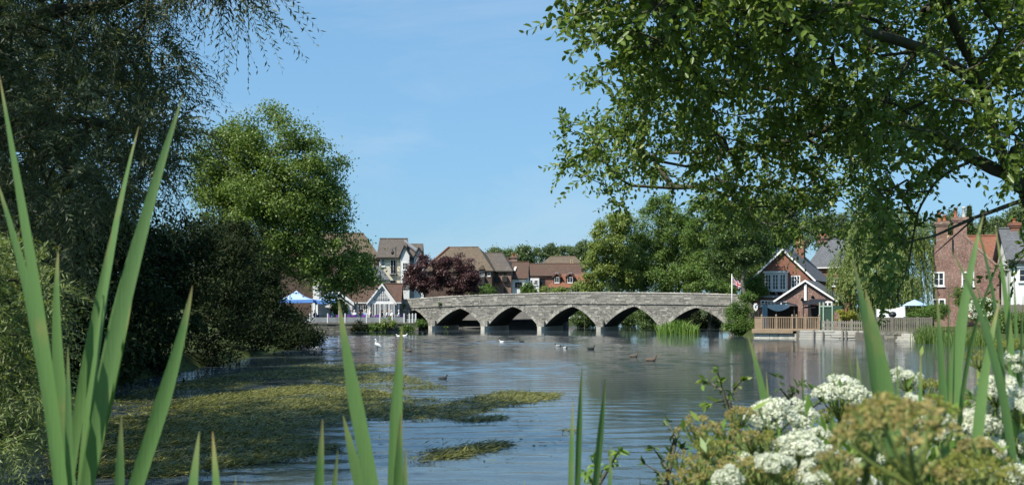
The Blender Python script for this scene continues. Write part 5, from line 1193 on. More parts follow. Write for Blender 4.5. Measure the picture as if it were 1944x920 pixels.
link('blossom', leaf_mesh('blossom', np.repeat(C, 8, 0) + rng.normal(0, .03, (n, 3)), rng.normal(0, 1, (n, 3)), rng.normal(0, .5, (n, 3)) + [0, -1, .6], .1, .09, rng.random(n), MAT['petal']), ro)
pbush('climbing_shrub', 'green climber against the old brick gable', 1826, 78.0, [(1822, 562, 8, 16, 0), (1830, 575, 12, 12, 0)], 'leaf_ivy', n_clumps=24, per=160, rc=.35, leaf=.1, seed=107)
pbush('dark_garden_shrub', 'dark shrub in front of the board fence', 1920, 67.5, [(1915, 610, 26, 22, 0), (1940, 620, 24, 26, 0)], 'leaf_sycamore', n_clumps=50, per=200, rc=.45, leaf=.12, seed=108)
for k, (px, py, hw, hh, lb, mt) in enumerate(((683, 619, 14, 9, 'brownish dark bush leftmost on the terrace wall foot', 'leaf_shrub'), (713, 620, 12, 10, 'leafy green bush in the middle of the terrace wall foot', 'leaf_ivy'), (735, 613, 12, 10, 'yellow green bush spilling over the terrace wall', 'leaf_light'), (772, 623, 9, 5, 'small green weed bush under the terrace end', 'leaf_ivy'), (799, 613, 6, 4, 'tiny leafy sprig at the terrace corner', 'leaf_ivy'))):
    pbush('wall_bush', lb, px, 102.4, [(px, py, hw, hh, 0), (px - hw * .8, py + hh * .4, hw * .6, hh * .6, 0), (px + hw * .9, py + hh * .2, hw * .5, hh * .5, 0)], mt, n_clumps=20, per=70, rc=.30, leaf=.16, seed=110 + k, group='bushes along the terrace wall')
pbush('dark_evergreen', 'dark evergreen shrub between gazebo and white gable', 645, 106.3, [(645, 585, 14, 17, 0)], 'leaf_dark', n_clumps=30, per=200, rc=.4, leaf=.13, seed=120)
for k, (px, D, py, hw, hh, lb, mt) in enumerate(((1003, 124, 549, 14, 9, 'bright round bush behind the bridge before the white bay', 'leaf_ivy'), (1050, 126, 550, 22, 8, 'greyish low bush behind the parapet under the dormers', 'leaf_light'), (905, 124, 552, 12, 8, 'dark low bush beside the purple tree', 'leaf_dark'), (925, 125, 549, 8, 9, 'small bright bush before the brown apartments', 'leaf_ivy'), (1110, 122, 546, 26, 10, 'low yellow green bush at the foot of the feathery tree', 'leaf_light'), (1370, 112, 543, 34, 14, 'bright leafy bush over the right end of the parapet', 'leaf_ivy'))):
    pbush('parapet_bush', lb, px, D, [(px, py, hw, hh, 0), (px + hw * .5, py + 6, hw, hh * .7, 0)], mt, n_clumps=26, per=180, rc=.5, leaf=.18, seed=130 + k, group='bushes behind the bridge parapet')
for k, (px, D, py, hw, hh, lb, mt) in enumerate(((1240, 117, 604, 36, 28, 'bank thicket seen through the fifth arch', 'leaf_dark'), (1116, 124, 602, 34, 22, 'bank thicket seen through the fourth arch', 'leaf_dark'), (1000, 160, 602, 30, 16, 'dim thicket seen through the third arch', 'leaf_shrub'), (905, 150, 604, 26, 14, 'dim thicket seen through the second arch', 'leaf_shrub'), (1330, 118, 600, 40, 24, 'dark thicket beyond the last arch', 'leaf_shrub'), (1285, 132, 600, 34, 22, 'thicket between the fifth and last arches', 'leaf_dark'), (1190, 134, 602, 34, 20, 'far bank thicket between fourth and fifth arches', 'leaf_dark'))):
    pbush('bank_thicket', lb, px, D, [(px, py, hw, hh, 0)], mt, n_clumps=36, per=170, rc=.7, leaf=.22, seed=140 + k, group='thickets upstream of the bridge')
for px, py, lb in ((768, 581, 'little weed tuft growing from the bridge wall near the terrace'), (835, 578, 'tiny weed tuft in a joint of the bridge parapet'), (848, 622, 'weed tuft at the first pier footing')):
    u_ = BR.u(px); w_ = BR.world(u_, -.12, BR.z(px, py)); bush('wall_tuft', lb, 'weed', tuple(w_), [(0, -.05, .1, .2, .12, .13)], 'leaf_ivy', n_clumps=6, per=40, rc=.13, leaf=.09, seed=int(px), group='weeds in the bridge joints')
# reeds before the fifth pier, rank grass on the right bank
def reed_patch(name, label, px0, px1, D, zt, n, seed, mat='leaf_reed', w=.05, cat='reeds', spread=1.2):
    rng = np.random.default_rng(seed); mb = MB(); xa, xb = (px0 - CX) * D / F_PX, (px1 - CX) * D / F_PX; root = empty(name, ((xa + xb) / 2, D, 0), 0, label, cat)
    for i in range(n):
        t = rng.random(); x = (t - .5) * (xb - xa); env = .55 + .45 * math.sin(math.pi * min(1, max(0, t * .9 + .08))); h = zt * env * rng.uniform(.65, 1.08); y = rng.normal(0, spread * .5); lean = Vector((rng.normal(0, .22), rng.normal(0, .22), 0)) * h
        p = [Vector((x, y, -.15)) + Vector((0, 0, h)) * s + lean * s ** 2.2 - Vector((0, 0, .12 * h)) * s ** 4 for s in (0, .35, .7, 1)]
        ribbon(p, [w, w, w * .7, .004], [Vector((rng.normal(), -1, .1))] * 4, .2, mb, [float(rng.random())] * 4)
    tag(mb.build('leaf_blades', MAT[mat], root), kind='stuff')
reed_patch('reed_clump', 'bright green reed clump standing in the water before the last arches', 1250, 1326, 88.5, at(1290, 598, 88.5).z, 420, 151, w=.06)
reed_patch('rank_grass', 'tall rank grass at the water edge beyond the stone landing', 1738, 1800, 65, at(1770, 600, 65).z, 380, 152, w=.03, mat='leaf_sycamore')
reed_patch('rank_grass', 'long grass along the bank below the rose bush', 1795, 1900, 60, at(1840, 612, 60).z, 520, 153, w=.026, mat='leaf_sycamore')

# shaded sallow bushes along the left bank
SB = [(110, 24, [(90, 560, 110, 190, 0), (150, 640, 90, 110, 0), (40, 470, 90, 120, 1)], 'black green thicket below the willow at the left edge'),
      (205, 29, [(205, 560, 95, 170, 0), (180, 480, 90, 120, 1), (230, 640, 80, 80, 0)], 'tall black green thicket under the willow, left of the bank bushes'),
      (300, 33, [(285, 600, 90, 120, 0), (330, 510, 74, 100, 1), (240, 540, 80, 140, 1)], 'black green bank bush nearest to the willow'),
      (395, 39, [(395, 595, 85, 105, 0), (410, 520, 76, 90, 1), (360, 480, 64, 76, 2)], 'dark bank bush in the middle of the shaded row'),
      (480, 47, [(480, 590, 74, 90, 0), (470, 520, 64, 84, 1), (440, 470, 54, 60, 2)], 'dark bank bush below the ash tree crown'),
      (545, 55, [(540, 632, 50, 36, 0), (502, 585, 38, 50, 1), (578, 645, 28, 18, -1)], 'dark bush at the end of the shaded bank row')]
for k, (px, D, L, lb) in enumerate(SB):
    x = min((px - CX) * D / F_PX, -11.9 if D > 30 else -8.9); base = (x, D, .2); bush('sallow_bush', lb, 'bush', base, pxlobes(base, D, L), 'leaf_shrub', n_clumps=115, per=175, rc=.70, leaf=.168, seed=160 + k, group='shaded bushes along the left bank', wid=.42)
# ------------------------------------------------------------------ near trees: willows on the left, sallow over the right
def in_poly(P, poly):
    x, y = P[:, 0], P[:, 1]; ins = np.zeros(len(P), bool)
    for (ax, ay), (bx, by) in zip(poly, poly[1:] + poly[:1]):
        if ay == by: continue
        c = (ay > y) != (by > y); ins ^= c & (x < (bx - ax) * (y - ay) / (by - ay) + ax)
    return ins
def sample_poly(rng, poly, n):
    p = np.array(poly); lo, hi = p.min(0), p.max(0); out = np.zeros((0, 2))
    while len(out) < n:
        q = lo + (hi - lo) * rng.random((n * 2, 2)); out = np.concatenate([out, q[in_poly(q, poly)]])
    return out[:n]
def at_np(px, py, D): return np.stack([(px - CX) * D / F_PX, D, EYE + (HZ - py) * D / F_PX], 1)
def sprays(rng, tips, dirs, shoots, lmin, lmax, spacing, droop, spread, leaf_l, leaf_w, side=.8, up=.15):
    """leafy shoots round every branch tip: arrays of leaf position, axis, normal, length, width and the shoots' own lines"""
    n = len(tips) * shoots; s = np.repeat(tips, shoots, 0); d = np.repeat(unit(dirs), shoots, 0)
    d = unit(d + rng.normal(0, spread, (n, 3)) + np.array([0, 0, up])); L = rng.uniform(lmin, lmax, n)
    m = int(lmax / spacing); t = (np.arange(m) + .5) / m; keep = t[None, :] * lmax < L[:, None]
    tt = t[None, :] * lmax / L[:, None]
    g = np.array([0, 0, -1.0]); pos = s[:, None] + d[:, None] * (L[:, None] * tt)[..., None] + g * (droop * L[:, None] * tt ** 2)[..., None]
    tan = unit(d[:, None] + g * (2 * droop * tt)[..., None]); sd = unit(np.cross(tan, rng.normal(size=(n, 1, 3)))) * np.where(np.arange(m) % 2, 1, -1)[None, :, None]
    ax = unit(tan * .75 + sd * side + rng.normal(0, .22, tan.shape) + g * .12); nr = unit(np.cross(sd, tan) * .4 + np.array([0, -.25, .45]) + rng.normal(0, .7, tan.shape))
    base = rng.random(n)[:, None] * .35 + rng.random((n, m)) * .65
    k = keep.ravel(); sc = (rng.uniform(.65, 1.2, (n, m)) * (1 - .35 * np.clip(tt, 0, 1))).ravel()[k]
    lines = np.stack([s + d * (L * q)[:, None] + g * (droop * L * q * q)[:, None] for q in (0, .5, 1)], 1)
    return pos.reshape(-1, 3)[k], ax.reshape(-1, 3)[k], nr.reshape(-1, 3)[k], leaf_l * sc, leaf_w * sc, base.ravel()[k], lines
def twig_mesh(lines, r0, name, mat, parent):
    n = len(lines); k = 3; ang = np.arange(k) * 2.0944; V = []
    for i, f in enumerate((1, .7, .25)):
        tan = unit(lines[:, min(i + 1, 2)] - lines[:, max(i - 1, 0)]); a = unit(np.cross(tan, np.array([.3, .5, .81]))); b = np.cross(tan, a)
        V.append(lines[:, i, None] + r0 * f * (a[:, None] * np.cos(ang)[None, :, None] + b[:, None] * np.sin(ang)[None, :, None]))
    V = np.stack(V, 1).reshape(-1, 3); F = []
    for i in range(2):
        for j in range(k): F.append((i * k + j, i * k + (j + 1) % k, (i + 1) * k + (j + 1) % k, (i + 1) * k + j))
    idx = (np.array(F)[None] + (np.arange(n) * 9)[:, None, None]).reshape(-1, 4)
    me = bpy.data.meshes.new(name); me.vertices.add(len(V)); me.vertices.foreach_set('co', V.astype(np.float32).ravel())
    me.loops.add(idx.size); me.loops.foreach_set('vertex_index', idx.astype(np.int32).ravel()); me.polygons.add(len(idx)); me.polygons.foreach_set('loop_start', (np.arange(len(idx)) * 4).astype(np.int32))
    me.materials.append(mat); me.update(calc_edges=True); return link(name, me, parent)
def spline(pts, rad, m=4, jit=.14):
    """round off a limb given by a few points"""
    C = np.array([tuple(p) for p in pts]); C = np.concatenate([[2 * C[0] - C[1]], C, [2 * C[-1] - C[-2]]]); o = []; r = []; rj = random.Random(len(pts) + int(abs(C[1][0]) * 100))
    for i in range(len(pts) - 1):
        for j in range(m):
            u = j / m; p0, p1, p2, p3 = C[i:i + 4]; q_ = .5 * ((2 * p1) + (-p0 + p2) * u + (2 * p0 - 5 * p1 + 4 * p2 - p3) * u * u + (-p0 + 3 * p1 - 3 * p2 + p3) * u ** 3)
            w_ = rad[i] + (rad[i + 1] - rad[i]) * u; q_ = q_ + np.array([rj.gauss(0, jit) * w_ for _ in range(3)]) * (j > 0); o.append(tuple(q_)); r.append(w_ * rj.uniform(.93, 1.07))
    o.append(tuple(C[-2])); r.append(rad[-1]); return o, r
def to_local(o, P): return P - np.array(o.location)

def willow(name, label, base, limbs, A, seed, shoots, lmin, lmax, spacing, droop, ll, lw, mat, cat='tree', rt=.012, tw=.0035, spread=.6, side=.8, group=None, shape='diamond', power=.42, up=.15, seg=.35):
    rng = np.random.default_rng(seed); root = empty(name, base, 0, label, cat, group)
    limbs = [spline([tuple(Vector(p) - Vector(base)) for p in pts], r) for pts, r in limbs]; A = to_local(root, A)
    ch, tips, dirs = grow(limbs, A, seg, rt, power, .12, .05, rng); branch_mesh(ch, 'trunk', MAT['dark_bark'], root)
    P, ax, nr, L, W, rn, lines = sprays(rng, tips, dirs, shoots, lmin, lmax, spacing, droop, spread, ll, lw, side, up)
    if tw: twig_mesh(lines, tw, 'twigs', MAT['dark_bark'], root)
    return root, (P, ax, nr, L, W, rn)
def crown_of(root, data, mat, shape):
    link('crown', leaf_mesh('crown', *data[:6], MAT[mat], shape), root)

rng = np.random.default_rng(201)
# the big willow whose crown fills the upper left of the view
poly = [(-260, -420), (250, -420), (345, -60), (330, 60), (345, 140), (350, 230), (360, 320), (345, 360), (290, 330), (200, 330), (190, 420), (150, 470), (60, 620), (-260, 640)]
q = sample_poly(rng, poly, 820); D = rng.uniform(11.5, 17, len(q)); D = np.where(q[:, 0] > 230, rng.uniform(12.5, 15.5, len(q)), D)
hang = np.array([(385, -40), (410, -10), (430, -50), (450, 5), (470, -30), (490, 15), (510, -20), (525, -5), (440, 30), (400, 15), (475, 40), (505, 35), (420, -80), (380, -70), (355, -60)])
hang = hang + np.array([-40, -58]); hang = np.concatenate([hang, hang + rng.normal(0, 14, hang.shape), hang + rng.normal(0, 18, hang.shape)]); q = np.concatenate([q, hang]); D = np.concatenate([D, np.full(len(hang), 12.4) + rng.normal(0, .25, len(hang))])
A = at_np(q[:, 0], q[:, 1], D)
tb = Vector((-9.6, 15.2, .45)); tp = [tb, tb + Vector((.1, 0, 1.4)), tb + Vector((.35, -.1, 2.8)), tb + Vector((.5, -.2, 4.4)), tb + Vector((.9, -.4, 6.2)), tb + Vector((1.2, -.5, 8.4))]
l2 = [at(-80, 250, 15), at(60, 230, 14.6), at(160, 228, 14.3), at(240, 250, 14.0)]; l3 = [at(-60, 60, 14.8), at(110, 20, 14), at(220, 10, 13.4), at(330, -60, 12.8), at(430, -60, 12.4)]
root, d = willow('willow_tree', 'huge dark willow whose crown fills the upper left', tuple(tb), [(tp, [.42, .36, .32, .28, .2, .1]), (l2, [.12, .09, .07, .05]), (l3, [.12, .09, .07, .05, .03])], A, 202, 7, .45, 1.0, .031, .55, .116, .029, 'leaf_willow', rt=.005, power=.5)
crown_of(root, d, 'leaf_willow', 'diamond')
hi = ellipsoid_pts(rng, [(-2.2, -3.6, 9.6, 4.0, 4.0, 4.2), (-1.0, -1.0, 11.6, 5.0, 4.6, 3.8), (-4.5, -1, 8, 4, 4.4, 4.2), (-1.1, -6, 9.2, 2.5, 2.6, 3.0), (-3.0, -7.4, 11.6, 3.2, 3.2, 3.0)], 480, .3)          # crown top above the view, with unseen lobes added to shade the willow
Pq, aq, nq, Lq, Wq, rq, _ = sprays(rng, hi, rng.normal(0, 1, hi.shape), 5, .6, 1.3, .10, .5, .6, .27, .10); link('crown', leaf_mesh('crown', Pq, aq, nq, Lq, Wq, rq, MAT['leaf_willow']), root)
# second willow further along the bank: keeps the bank bushes in shade
rng = np.random.default_rng(205); tb = Vector((-17.5, 27.5, .5)); lob = [(0, 0, 9.0, 5.6, 5.2, 5.2), (3.3, 0.5, 7.6, 4.4, 4.6, 4.6), (1.8, 1.5, 6.0, 5.0, 4.6, 3.6), (-1, -2, 12, 4.2, 4.2, 3.6), (1.5, 2.0, 3.6, 4.6, 4.4, 2.4)]
A = ellipsoid_pts(rng, lob, 620, .35) + np.array(tb); tp = [tb, tb + Vector((.2, 0, 2)), tb + Vector((0, .2, 4)), tb + Vector((.3, 0, 7)), tb + Vector((.2, .1, 11))]
root, d = willow('willow_tree', 'second dark willow standing behind, above the shaded bank bushes', tuple(tb), [(tp, [.5, .42, .36, .26, .1])], A, 206, 7, .9, 1.8, .07, .5, .27, .085, 'leaf_willow', seg=.6, rt=.010, power=.5, tw=0)
crown_of(root, d, 'leaf_willow', 'diamond')
# sunlit osier bush hanging over the water at the left edge
rng = np.random.default_rng(207); poly = [(-160, 440), (20, 470), (70, 500), (95, 560), (70, 640), (100, 720), (70, 800), (30, 850), (-160, 850)]
q = sample_poly(rng, poly, 300); D = rng.uniform(8.6, 11.0, len(q)); A = at_np(q[:, 0], q[:, 1], D); A[:, 2] = np.maximum(A[:, 2], .25)
tb = Vector((-6.6, 9.8, .3)); tp = [tb, tb + Vector((.2, 0, .5)), tb + Vector((.3, .1, 1.1)), tb + Vector((.3, .2, 1.9))]
root, d = willow('osier_bush', 'sunlit narrow leaved osier bush at the left edge above the weed', tuple(tb), [(tp, [.10, .08, .06, .03])], A, 208, 6, .3, .65, .023, .45, .090, .0175, 'leaf_osier', 'bush', rt=.006, tw=.0025, seg=.25)
crown_of(root, d, 'leaf_osier', 'diamond')

# the broad leaved sallow hanging over the right half
rng = np.random.default_rng(211)
poly = [(1085, -10), (1080, -330), (2150, -330), (2150, 330), (1980, 345), (1900, 300), (1850, 270), (1790, 310), (1745, 380), (1690, 448), (1610, 462), (1550, 415), (1490, 460), (1400, 415), (1300, 380), (1255, 340), (1215, 365), (1165, 345), (1125, 300), (1095, 270), (1095, 232), (1165, 215), (1165, 175), (1130, 150), (1185, 105), (1120, 60)]
q = sample_poly(rng, poly, 1200); thin = (q[:, 0] > 1690) & (q[:, 1] > 190) & (rng.random(len(q)) < .28); q = q[~thin]; t = np.clip(q[:, 1] / 380, 0, 1); D = 7.2 + 4.6 * t + rng.uniform(-1.1, 1.3, len(q)); D = np.where(q[:, 0] > 1650, rng.uniform(7.6, 11.5, len(q)), D)
extra = np.array([(1738, 430), (1722, 470), (1700, 520), (1684, 560), (1665, 520), (1670, 480), (1705, 445), (1930, 500), (1945, 470), (1080, 240), (1070, 262), (1090, 300), (1080, 318), (1110, 335), (1180, 385), (1160, 372), (1075, 5), (1090, 30)])
q = np.concatenate([q, extra]); D = np.concatenate([D, np.where(extra[:, 0] < 1200, np.where(extra[:, 1] < 100, 7.0, 11.5), 8.8) + rng.normal(0, .15, len(extra))])
A = at_np(q[:, 0], q[:, 1], D); tb = Vector((6.1, 9.2, .55))
trunk = [tb, tb + Vector((-.35, -.05, .9)), tb + Vector((-.85, -.1, 1.8)), at(1958, 375, 9.05), at(1925, 338, 9.0)]
la = [at(1925, 338, 9), at(1890, 262, 8.9), at(1868, 170, 8.8), at(1812, 50, 8.6), at(1760, -90, 8.4), at(1690, -220, 8.2)]
lb_ = [at(1925, 340, 9), at(1850, 302, 9.2), at(1745, 246, 9.6), at(1640, 214, 10), at(1500, 178, 10.3), at(1370, 150, 10.2)]
lc = [at(1868, 170, 8.8), at(1760, 95, 8.3), at(1620, 55, 7.9), at(1450, 25, 7.5), at(1280, 30, 7.2)]
ld = [at(1640, 214, 10), at(1520, 260, 10.8), at(1380, 285, 11.4), at(1250, 290, 11.8)]
le = [at(1958, 375, 9.05), at(1850, 413, 8.7), at(1780, 445, 8.5), at(1706, 462, 8.4)]
lf = [at(1850, 302, 9.2), at(1785, 338, 9.05), at(1748, 390, 8.9), at(1733, 450, 8.9), at(1722, 510, 8.8), at(1690, 590, 8.7)]
lg = [at(1850, 413, 8.7), at(1775, 480, 8.6)]
root, d = willow('sallow_tree', 'broad leaved sallow tree overhanging the upper right with forked trunk', tuple(tb), [(trunk, [.17, .14, .12, .10, .088]), (la, [.062, .055, .050, .042, .032, .022]), (lb_, [.066, .058, .048, .040, .030, .020]), (lc, [.06, .05, .042, .033, .022]), (ld, [.05, .04, .03, .02]), (le, [.022, .016, .011, .004]), (lf, [.018, .015, .012, .010, .008, .003]), (lg, [.012, .004])],
                 A, 212, 5, .2, .48, .033, .22, .086, .050, 'leaf_right', rt=.0042, tw=.0026, spread=.8, side=.75, up=.05, seg=.28, power=.5)
P, ax, nr, L, W, rn = d; Pw = P + np.array(tb)
px_ = CX + Pw[:, 0] / Pw[:, 1] * F_PX; py_ = HZ - (Pw[:, 2] - EYE) / Pw[:, 1] * F_PX
# the leaves that show largest stand singly
size = np.where((px_ > 1050) & (px_ < 1930) & (py_ > 8) & (py_ < 480), L / Pw[:, 1], 0); big = np.argsort(-size)[:300]; mask = np.ones(len(P), bool); mask[big] = False
crown_of(root, tuple(a[mask] for a in d), 'leaf_right', 'fold')
tag([c for c in root.children if c.name.startswith('crown')][0], kind='stuff')
unit_leaf = [leaf_mesh('leaf', np.zeros((1, 3)), np.array([[1., 0, 0]]), np.array([[0, 0, 1.]]), 1.0, .52, np.array([k / 7]), MAT['leaf_right'], 'fold') for k in range(8)]
for i in big:
    a = Vector(ax[i]).normalized(); n_ = Vector(nr[i]); n_ = (n_ - a * n_.dot(a)).normalized(); s_ = n_.cross(a)
    o = link('leaf', unit_leaf[int(rn[i] * 7.99)], root); Mx = Matrix((a, s_, n_)).transposed().to_4x4(); Mx.translation = Vector(P[i]); o.matrix_local = Mx @ Matrix.Scale(float(L[i]), 4)

# ------------------------------------------------------------------ floating water weed, waterfowl
m, nt, out = nodes_of('reed_blade'); a = nt.nodes.new('ShaderNodeAttribute'); a.attribute_name = 'rnd'; oi = nt.nodes.new('ShaderNodeObjectInfo')
v = coords(nt); mp = nt.nodes.new('ShaderNodeMapping'); mp.inputs['Scale'].default_value = (420, 420, 2.5); nt.links.new(v, mp.inputs['Vector']); st = noise(nt, mp.outputs[0], 1.0, 3); bl_ = noise(nt, v, 9, 4)
c = ramp(nt, a.outputs['Fac'], [(0, (.15, .22, .075)), (.45, (.10, .215, .055)), (.94, (.12, .235, .065)), (.968, (.36, .34, .13)), (1.0, (.48, .26, .13))])
c = mixc(nt, math_n(nt, 'MULTIPLY', oi.outputs['Random'], .7), c, (.065, .135, .045)); c = mixc(nt, math_n(nt, 'MULTIPLY', st, .8), c, (.16, .255, .09)); c = mixc(nt, ramp(nt, bl_, [(.60, (0, 0, 0)), (.74, (.6, .6, .6))]), c, (.27, .25, .09))
b = nt.nodes.new('ShaderNodeBsdfPrincipled'); nt.links.new(c, b.inputs['Base Color']); b.inputs['Roughness'].default_value = .42; b.inputs['Specular IOR Level'].default_value = .4
bp = nt.nodes.new('ShaderNodeBump'); bp.inputs['Strength'].default_value = .35; bp.inputs['Distance'].default_value = .002; nt.links.new(st, bp.inputs['Height']); nt.links.new(bp.outputs[0], b.inputs['Normal'])
t_ = nt.nodes.new('ShaderNodeBsdfTranslucent'); nt.links.new(mixc(nt, 1.0, c, (1.3, 1.3, .6), 'MULTIPLY'), t_.inputs['Color']); mx = nt.nodes.new('ShaderNodeMixShader'); mx.inputs[0].default_value = .3
nt.links.new(b.outputs[0], mx.inputs[1]); nt.links.new(t_.outputs[0], mx.inputs[2]); nt.links.new(mx.outputs[0], out.inputs['Surface'])

def weed(name, label, polys, n, seed, tall=.024):
    rng = np.random.default_rng(seed); Pn = []
    for poly, share in polys:
        wp = [tuple(on_water(*p)[:2]) for p in poly]; q = sample_poly(rng, wp, int(n * share * 1.6)); f = np.sin(q[:, 0] * 1.7 + 2 * np.sin(q[:, 1] * .6)) + np.sin(q[:, 1] * 1.3 + q[:, 0] * .5) + .8 * np.sin(q[:, 0] * 4.1 - q[:, 1] * 2.7); q = q[f + rng.normal(0, .8, len(q)) > -1.15]; Pn.append(q)
    q = np.concatenate(Pn) + rng.normal(0, .10, (sum(map(len, Pn)), 2)) + rng.normal(0, .5, (sum(map(len, Pn)), 2)) * (rng.random((sum(map(len, Pn)), 1)) < .06); k = len(q); t = rng.normal(.25, 1.1, k)
    ax = np.stack([np.cos(t), np.sin(t), rng.normal(.05, .22, k)], 1); nr = np.array([0, 0, 1.0]) + rng.normal(0, .35, (k, 3)); pos = np.column_stack([q, rng.uniform(.004, tall, k)]); L = rng.uniform(.07, .20, k)
    cl = .5 + .25 * np.sin(q[:, 0] * .9) + .2 * np.sin(q[:, 1] * 1.1 + q[:, 0] * .3)
    tag(link(name, leaf_mesh(name, pos, ax, nr, L, rng.uniform(.012, .027, k), .45 * cl + .55 * rng.random(k), MAT['leaf_weed'])), label, 'water weed', kind='stuff')
weed('water_weed', 'yellow green water weed floating in broad mats on the left', [
    ([(215, 785), (420, 745), (600, 730), (700, 740), (800, 757), (880, 757), (960, 742), (1062, 747), (1050, 757), (950, 772), (870, 793), (700, 797), (560, 812), (520, 828), (300, 832), (190, 815)], .55),
    ([(100, 860), (330, 838), (520, 838), (645, 850), (560, 868), (420, 888), (300, 905), (100, 905)], .22),
    ([(560, 706), (690, 698), (780, 716), (850, 738), (740, 740), (600, 722)], .10), ([(230, 745), (420, 715), (600, 690), (800, 692), (700, 700), (420, 735)], .08),
    ([(775, 873), (820, 856), (950, 839), (962, 845), (860, 868), (790, 879)], .035), ([(150, 812), (520, 822), (610, 832), (330, 846), (100, 864)], .07), ([(200, 758), (330, 726), (560, 694), (610, 700), (420, 742), (220, 780)], .09), ([(1068, 815), (1082, 814), (1080, 818), (1068, 819)], .002), ([(860, 795), (950, 790), (940, 797), (870, 800)], .01)], 70000, 221)

def loft(mb, rings, k=10, mi=0):
    b = len(mb.v)
    for (x, z, ry, rz) in rings:
        for j in range(k): t = 2 * math.pi * j / k; mb.v.append((x, ry * math.cos(t), z + rz * math.sin(t)))
    for i in range(len(rings) - 1):
        for j in range(k): mb.f.append((b + i * k + j, b + (i + 1) * k + j, b + (i + 1) * k + (j + 1) % k, b + i * k + (j + 1) % k)); mb.m.append(mi)
def duck_parts(body, head, s=1.0, back=None):
    mb = MB(); loft(mb, [(-.30, .11, .005, .004), (-.25, .09, .04, .03), (-.15, .07, .09, .075), (0, .055, .115, .10), (.12, .06, .10, .095), (.19, .08, .06, .07), (.215, .10, .03, .03)])
    mb.m = [1 if (f[0] // 10 < 2) else 0 for f in mb.f]; me = mb.mesh('body', [MAT[body], MAT[back or body]], True)
    hd = MB(); hd.tube([(.16, 0, .09), (.19, 0, .16), (.20, 0, .21), (.225, 0, .245), (.265, 0, .245), (.285, 0, .235)], [.05, .034, .033, .042, .034, .012], 8); hm = hd.mesh('head', MAT[head], True)
    bl = MB(); bl.hull8([(.275, -.016, .222), (.275, .016, .222), (.35, .018, .218), (.35, -.018, .218), (.275, -.014, .245), (.275, .014, .245), (.35, .014, .226), (.35, -.014, .226)]); return me, hm, bl.mesh('bill', MAT['orange_bill'])
KINDS_ = {'mallard': duck_parts('grey_feather', 'green_feather', back='dark_feather'), 'brown': duck_parts('brown_feather', 'brown_feather'), 'coot': duck_parts('dark_feather', 'dark_feather')}
GB = bpy.data.meshes  # gulls and the coot's bill are white
gull = duck_parts('white_feather', 'white_feather', back='grey_feather')
def duck(px, py, kind, rot, label, sc=1.0, cat='duck', name='duck'):
    p = on_water(px, py); root = empty(name, (p.x, p.y, -.01), math.radians(rot), label, cat, 'birds on the river'); root.scale = (sc,) * 3; me = KINDS_[kind] if kind != 'gull' else gull
    link('body', me[0], root); h = link('head', me[1], root); link('bill', me[2], h)
duck(1059, 657.5, 'mallard', 200, 'pale drake with dark head, left of the pair in midstream', .8)
duck(1073, 661, 'mallard', 130, 'drake just right of the midstream pair leader', .75)
duck(1122, 663, 'coot', 20, 'black coot to the right of the drakes', .9, 'coot', 'coot')
duck(1203, 677, 'brown', 10, 'dark brown duck on the greenish water below the reeds', .8)
duck(1236, 684.5, 'brown', 0, 'mottled brown duck swimming right of the dark one', .95)
duck(953, 649.5, 'gull', 180, 'tiny white bird far out below the third arch', .7, 'gull', 'gull')
duck(990, 648.5, 'coot', 180, 'tiny dark bird far out near the white one', .7, 'coot', 'coot')
duck(776, 667, 'brown', 200, 'brown duck between the egret and open water', .8)
duck(841, 719, 'coot', 10, 'black coot beside the weed bank', .55, 'coot', 'coot')
duck(757, 638.5, 'gull', 180, 'left one of two white birds under the terrace', .8, 'gull', 'gull'); duck(768, 638, 'gull', 0, 'right one of two white birds under the terrace', .9, 'gull', 'gull')
p = on_water(717, 664); root = empty('egret', (p.x, p.y, 0), math.radians(180), 'white egret wading with raised neck left of the brown duck', 'egret')
mb = MB(); mb.tube([(-.26, 0, .10), (-.18, 0, .17), (-.05, 0, .27), (.06, 0, .33), (.12, 0, .36), (.10, 0, .43), (.07, 0, .50), (.10, 0, .57), (.13, 0, .60), (.17, 0, .60)], [.01, .05, .09, .085, .05, .032, .03, .03, .038, .012], 10); mb.build('body', MAT['white_feather'], root, True)
mb = MB(); mb.tube([(.16, 0, .60), (.27, 0, .585)], [.014, .003], 6); mb.build('bill', MAT['dark_feather'], root)
for s_ in (-1, 1):
    mb = MB(); mb.tube([(.0, s_ * .04, .24), (.02, s_ * .04, .1), (0, s_ * .04, -.2)], .012, 5); mb.build('leg', MAT['dark_feather'], root)
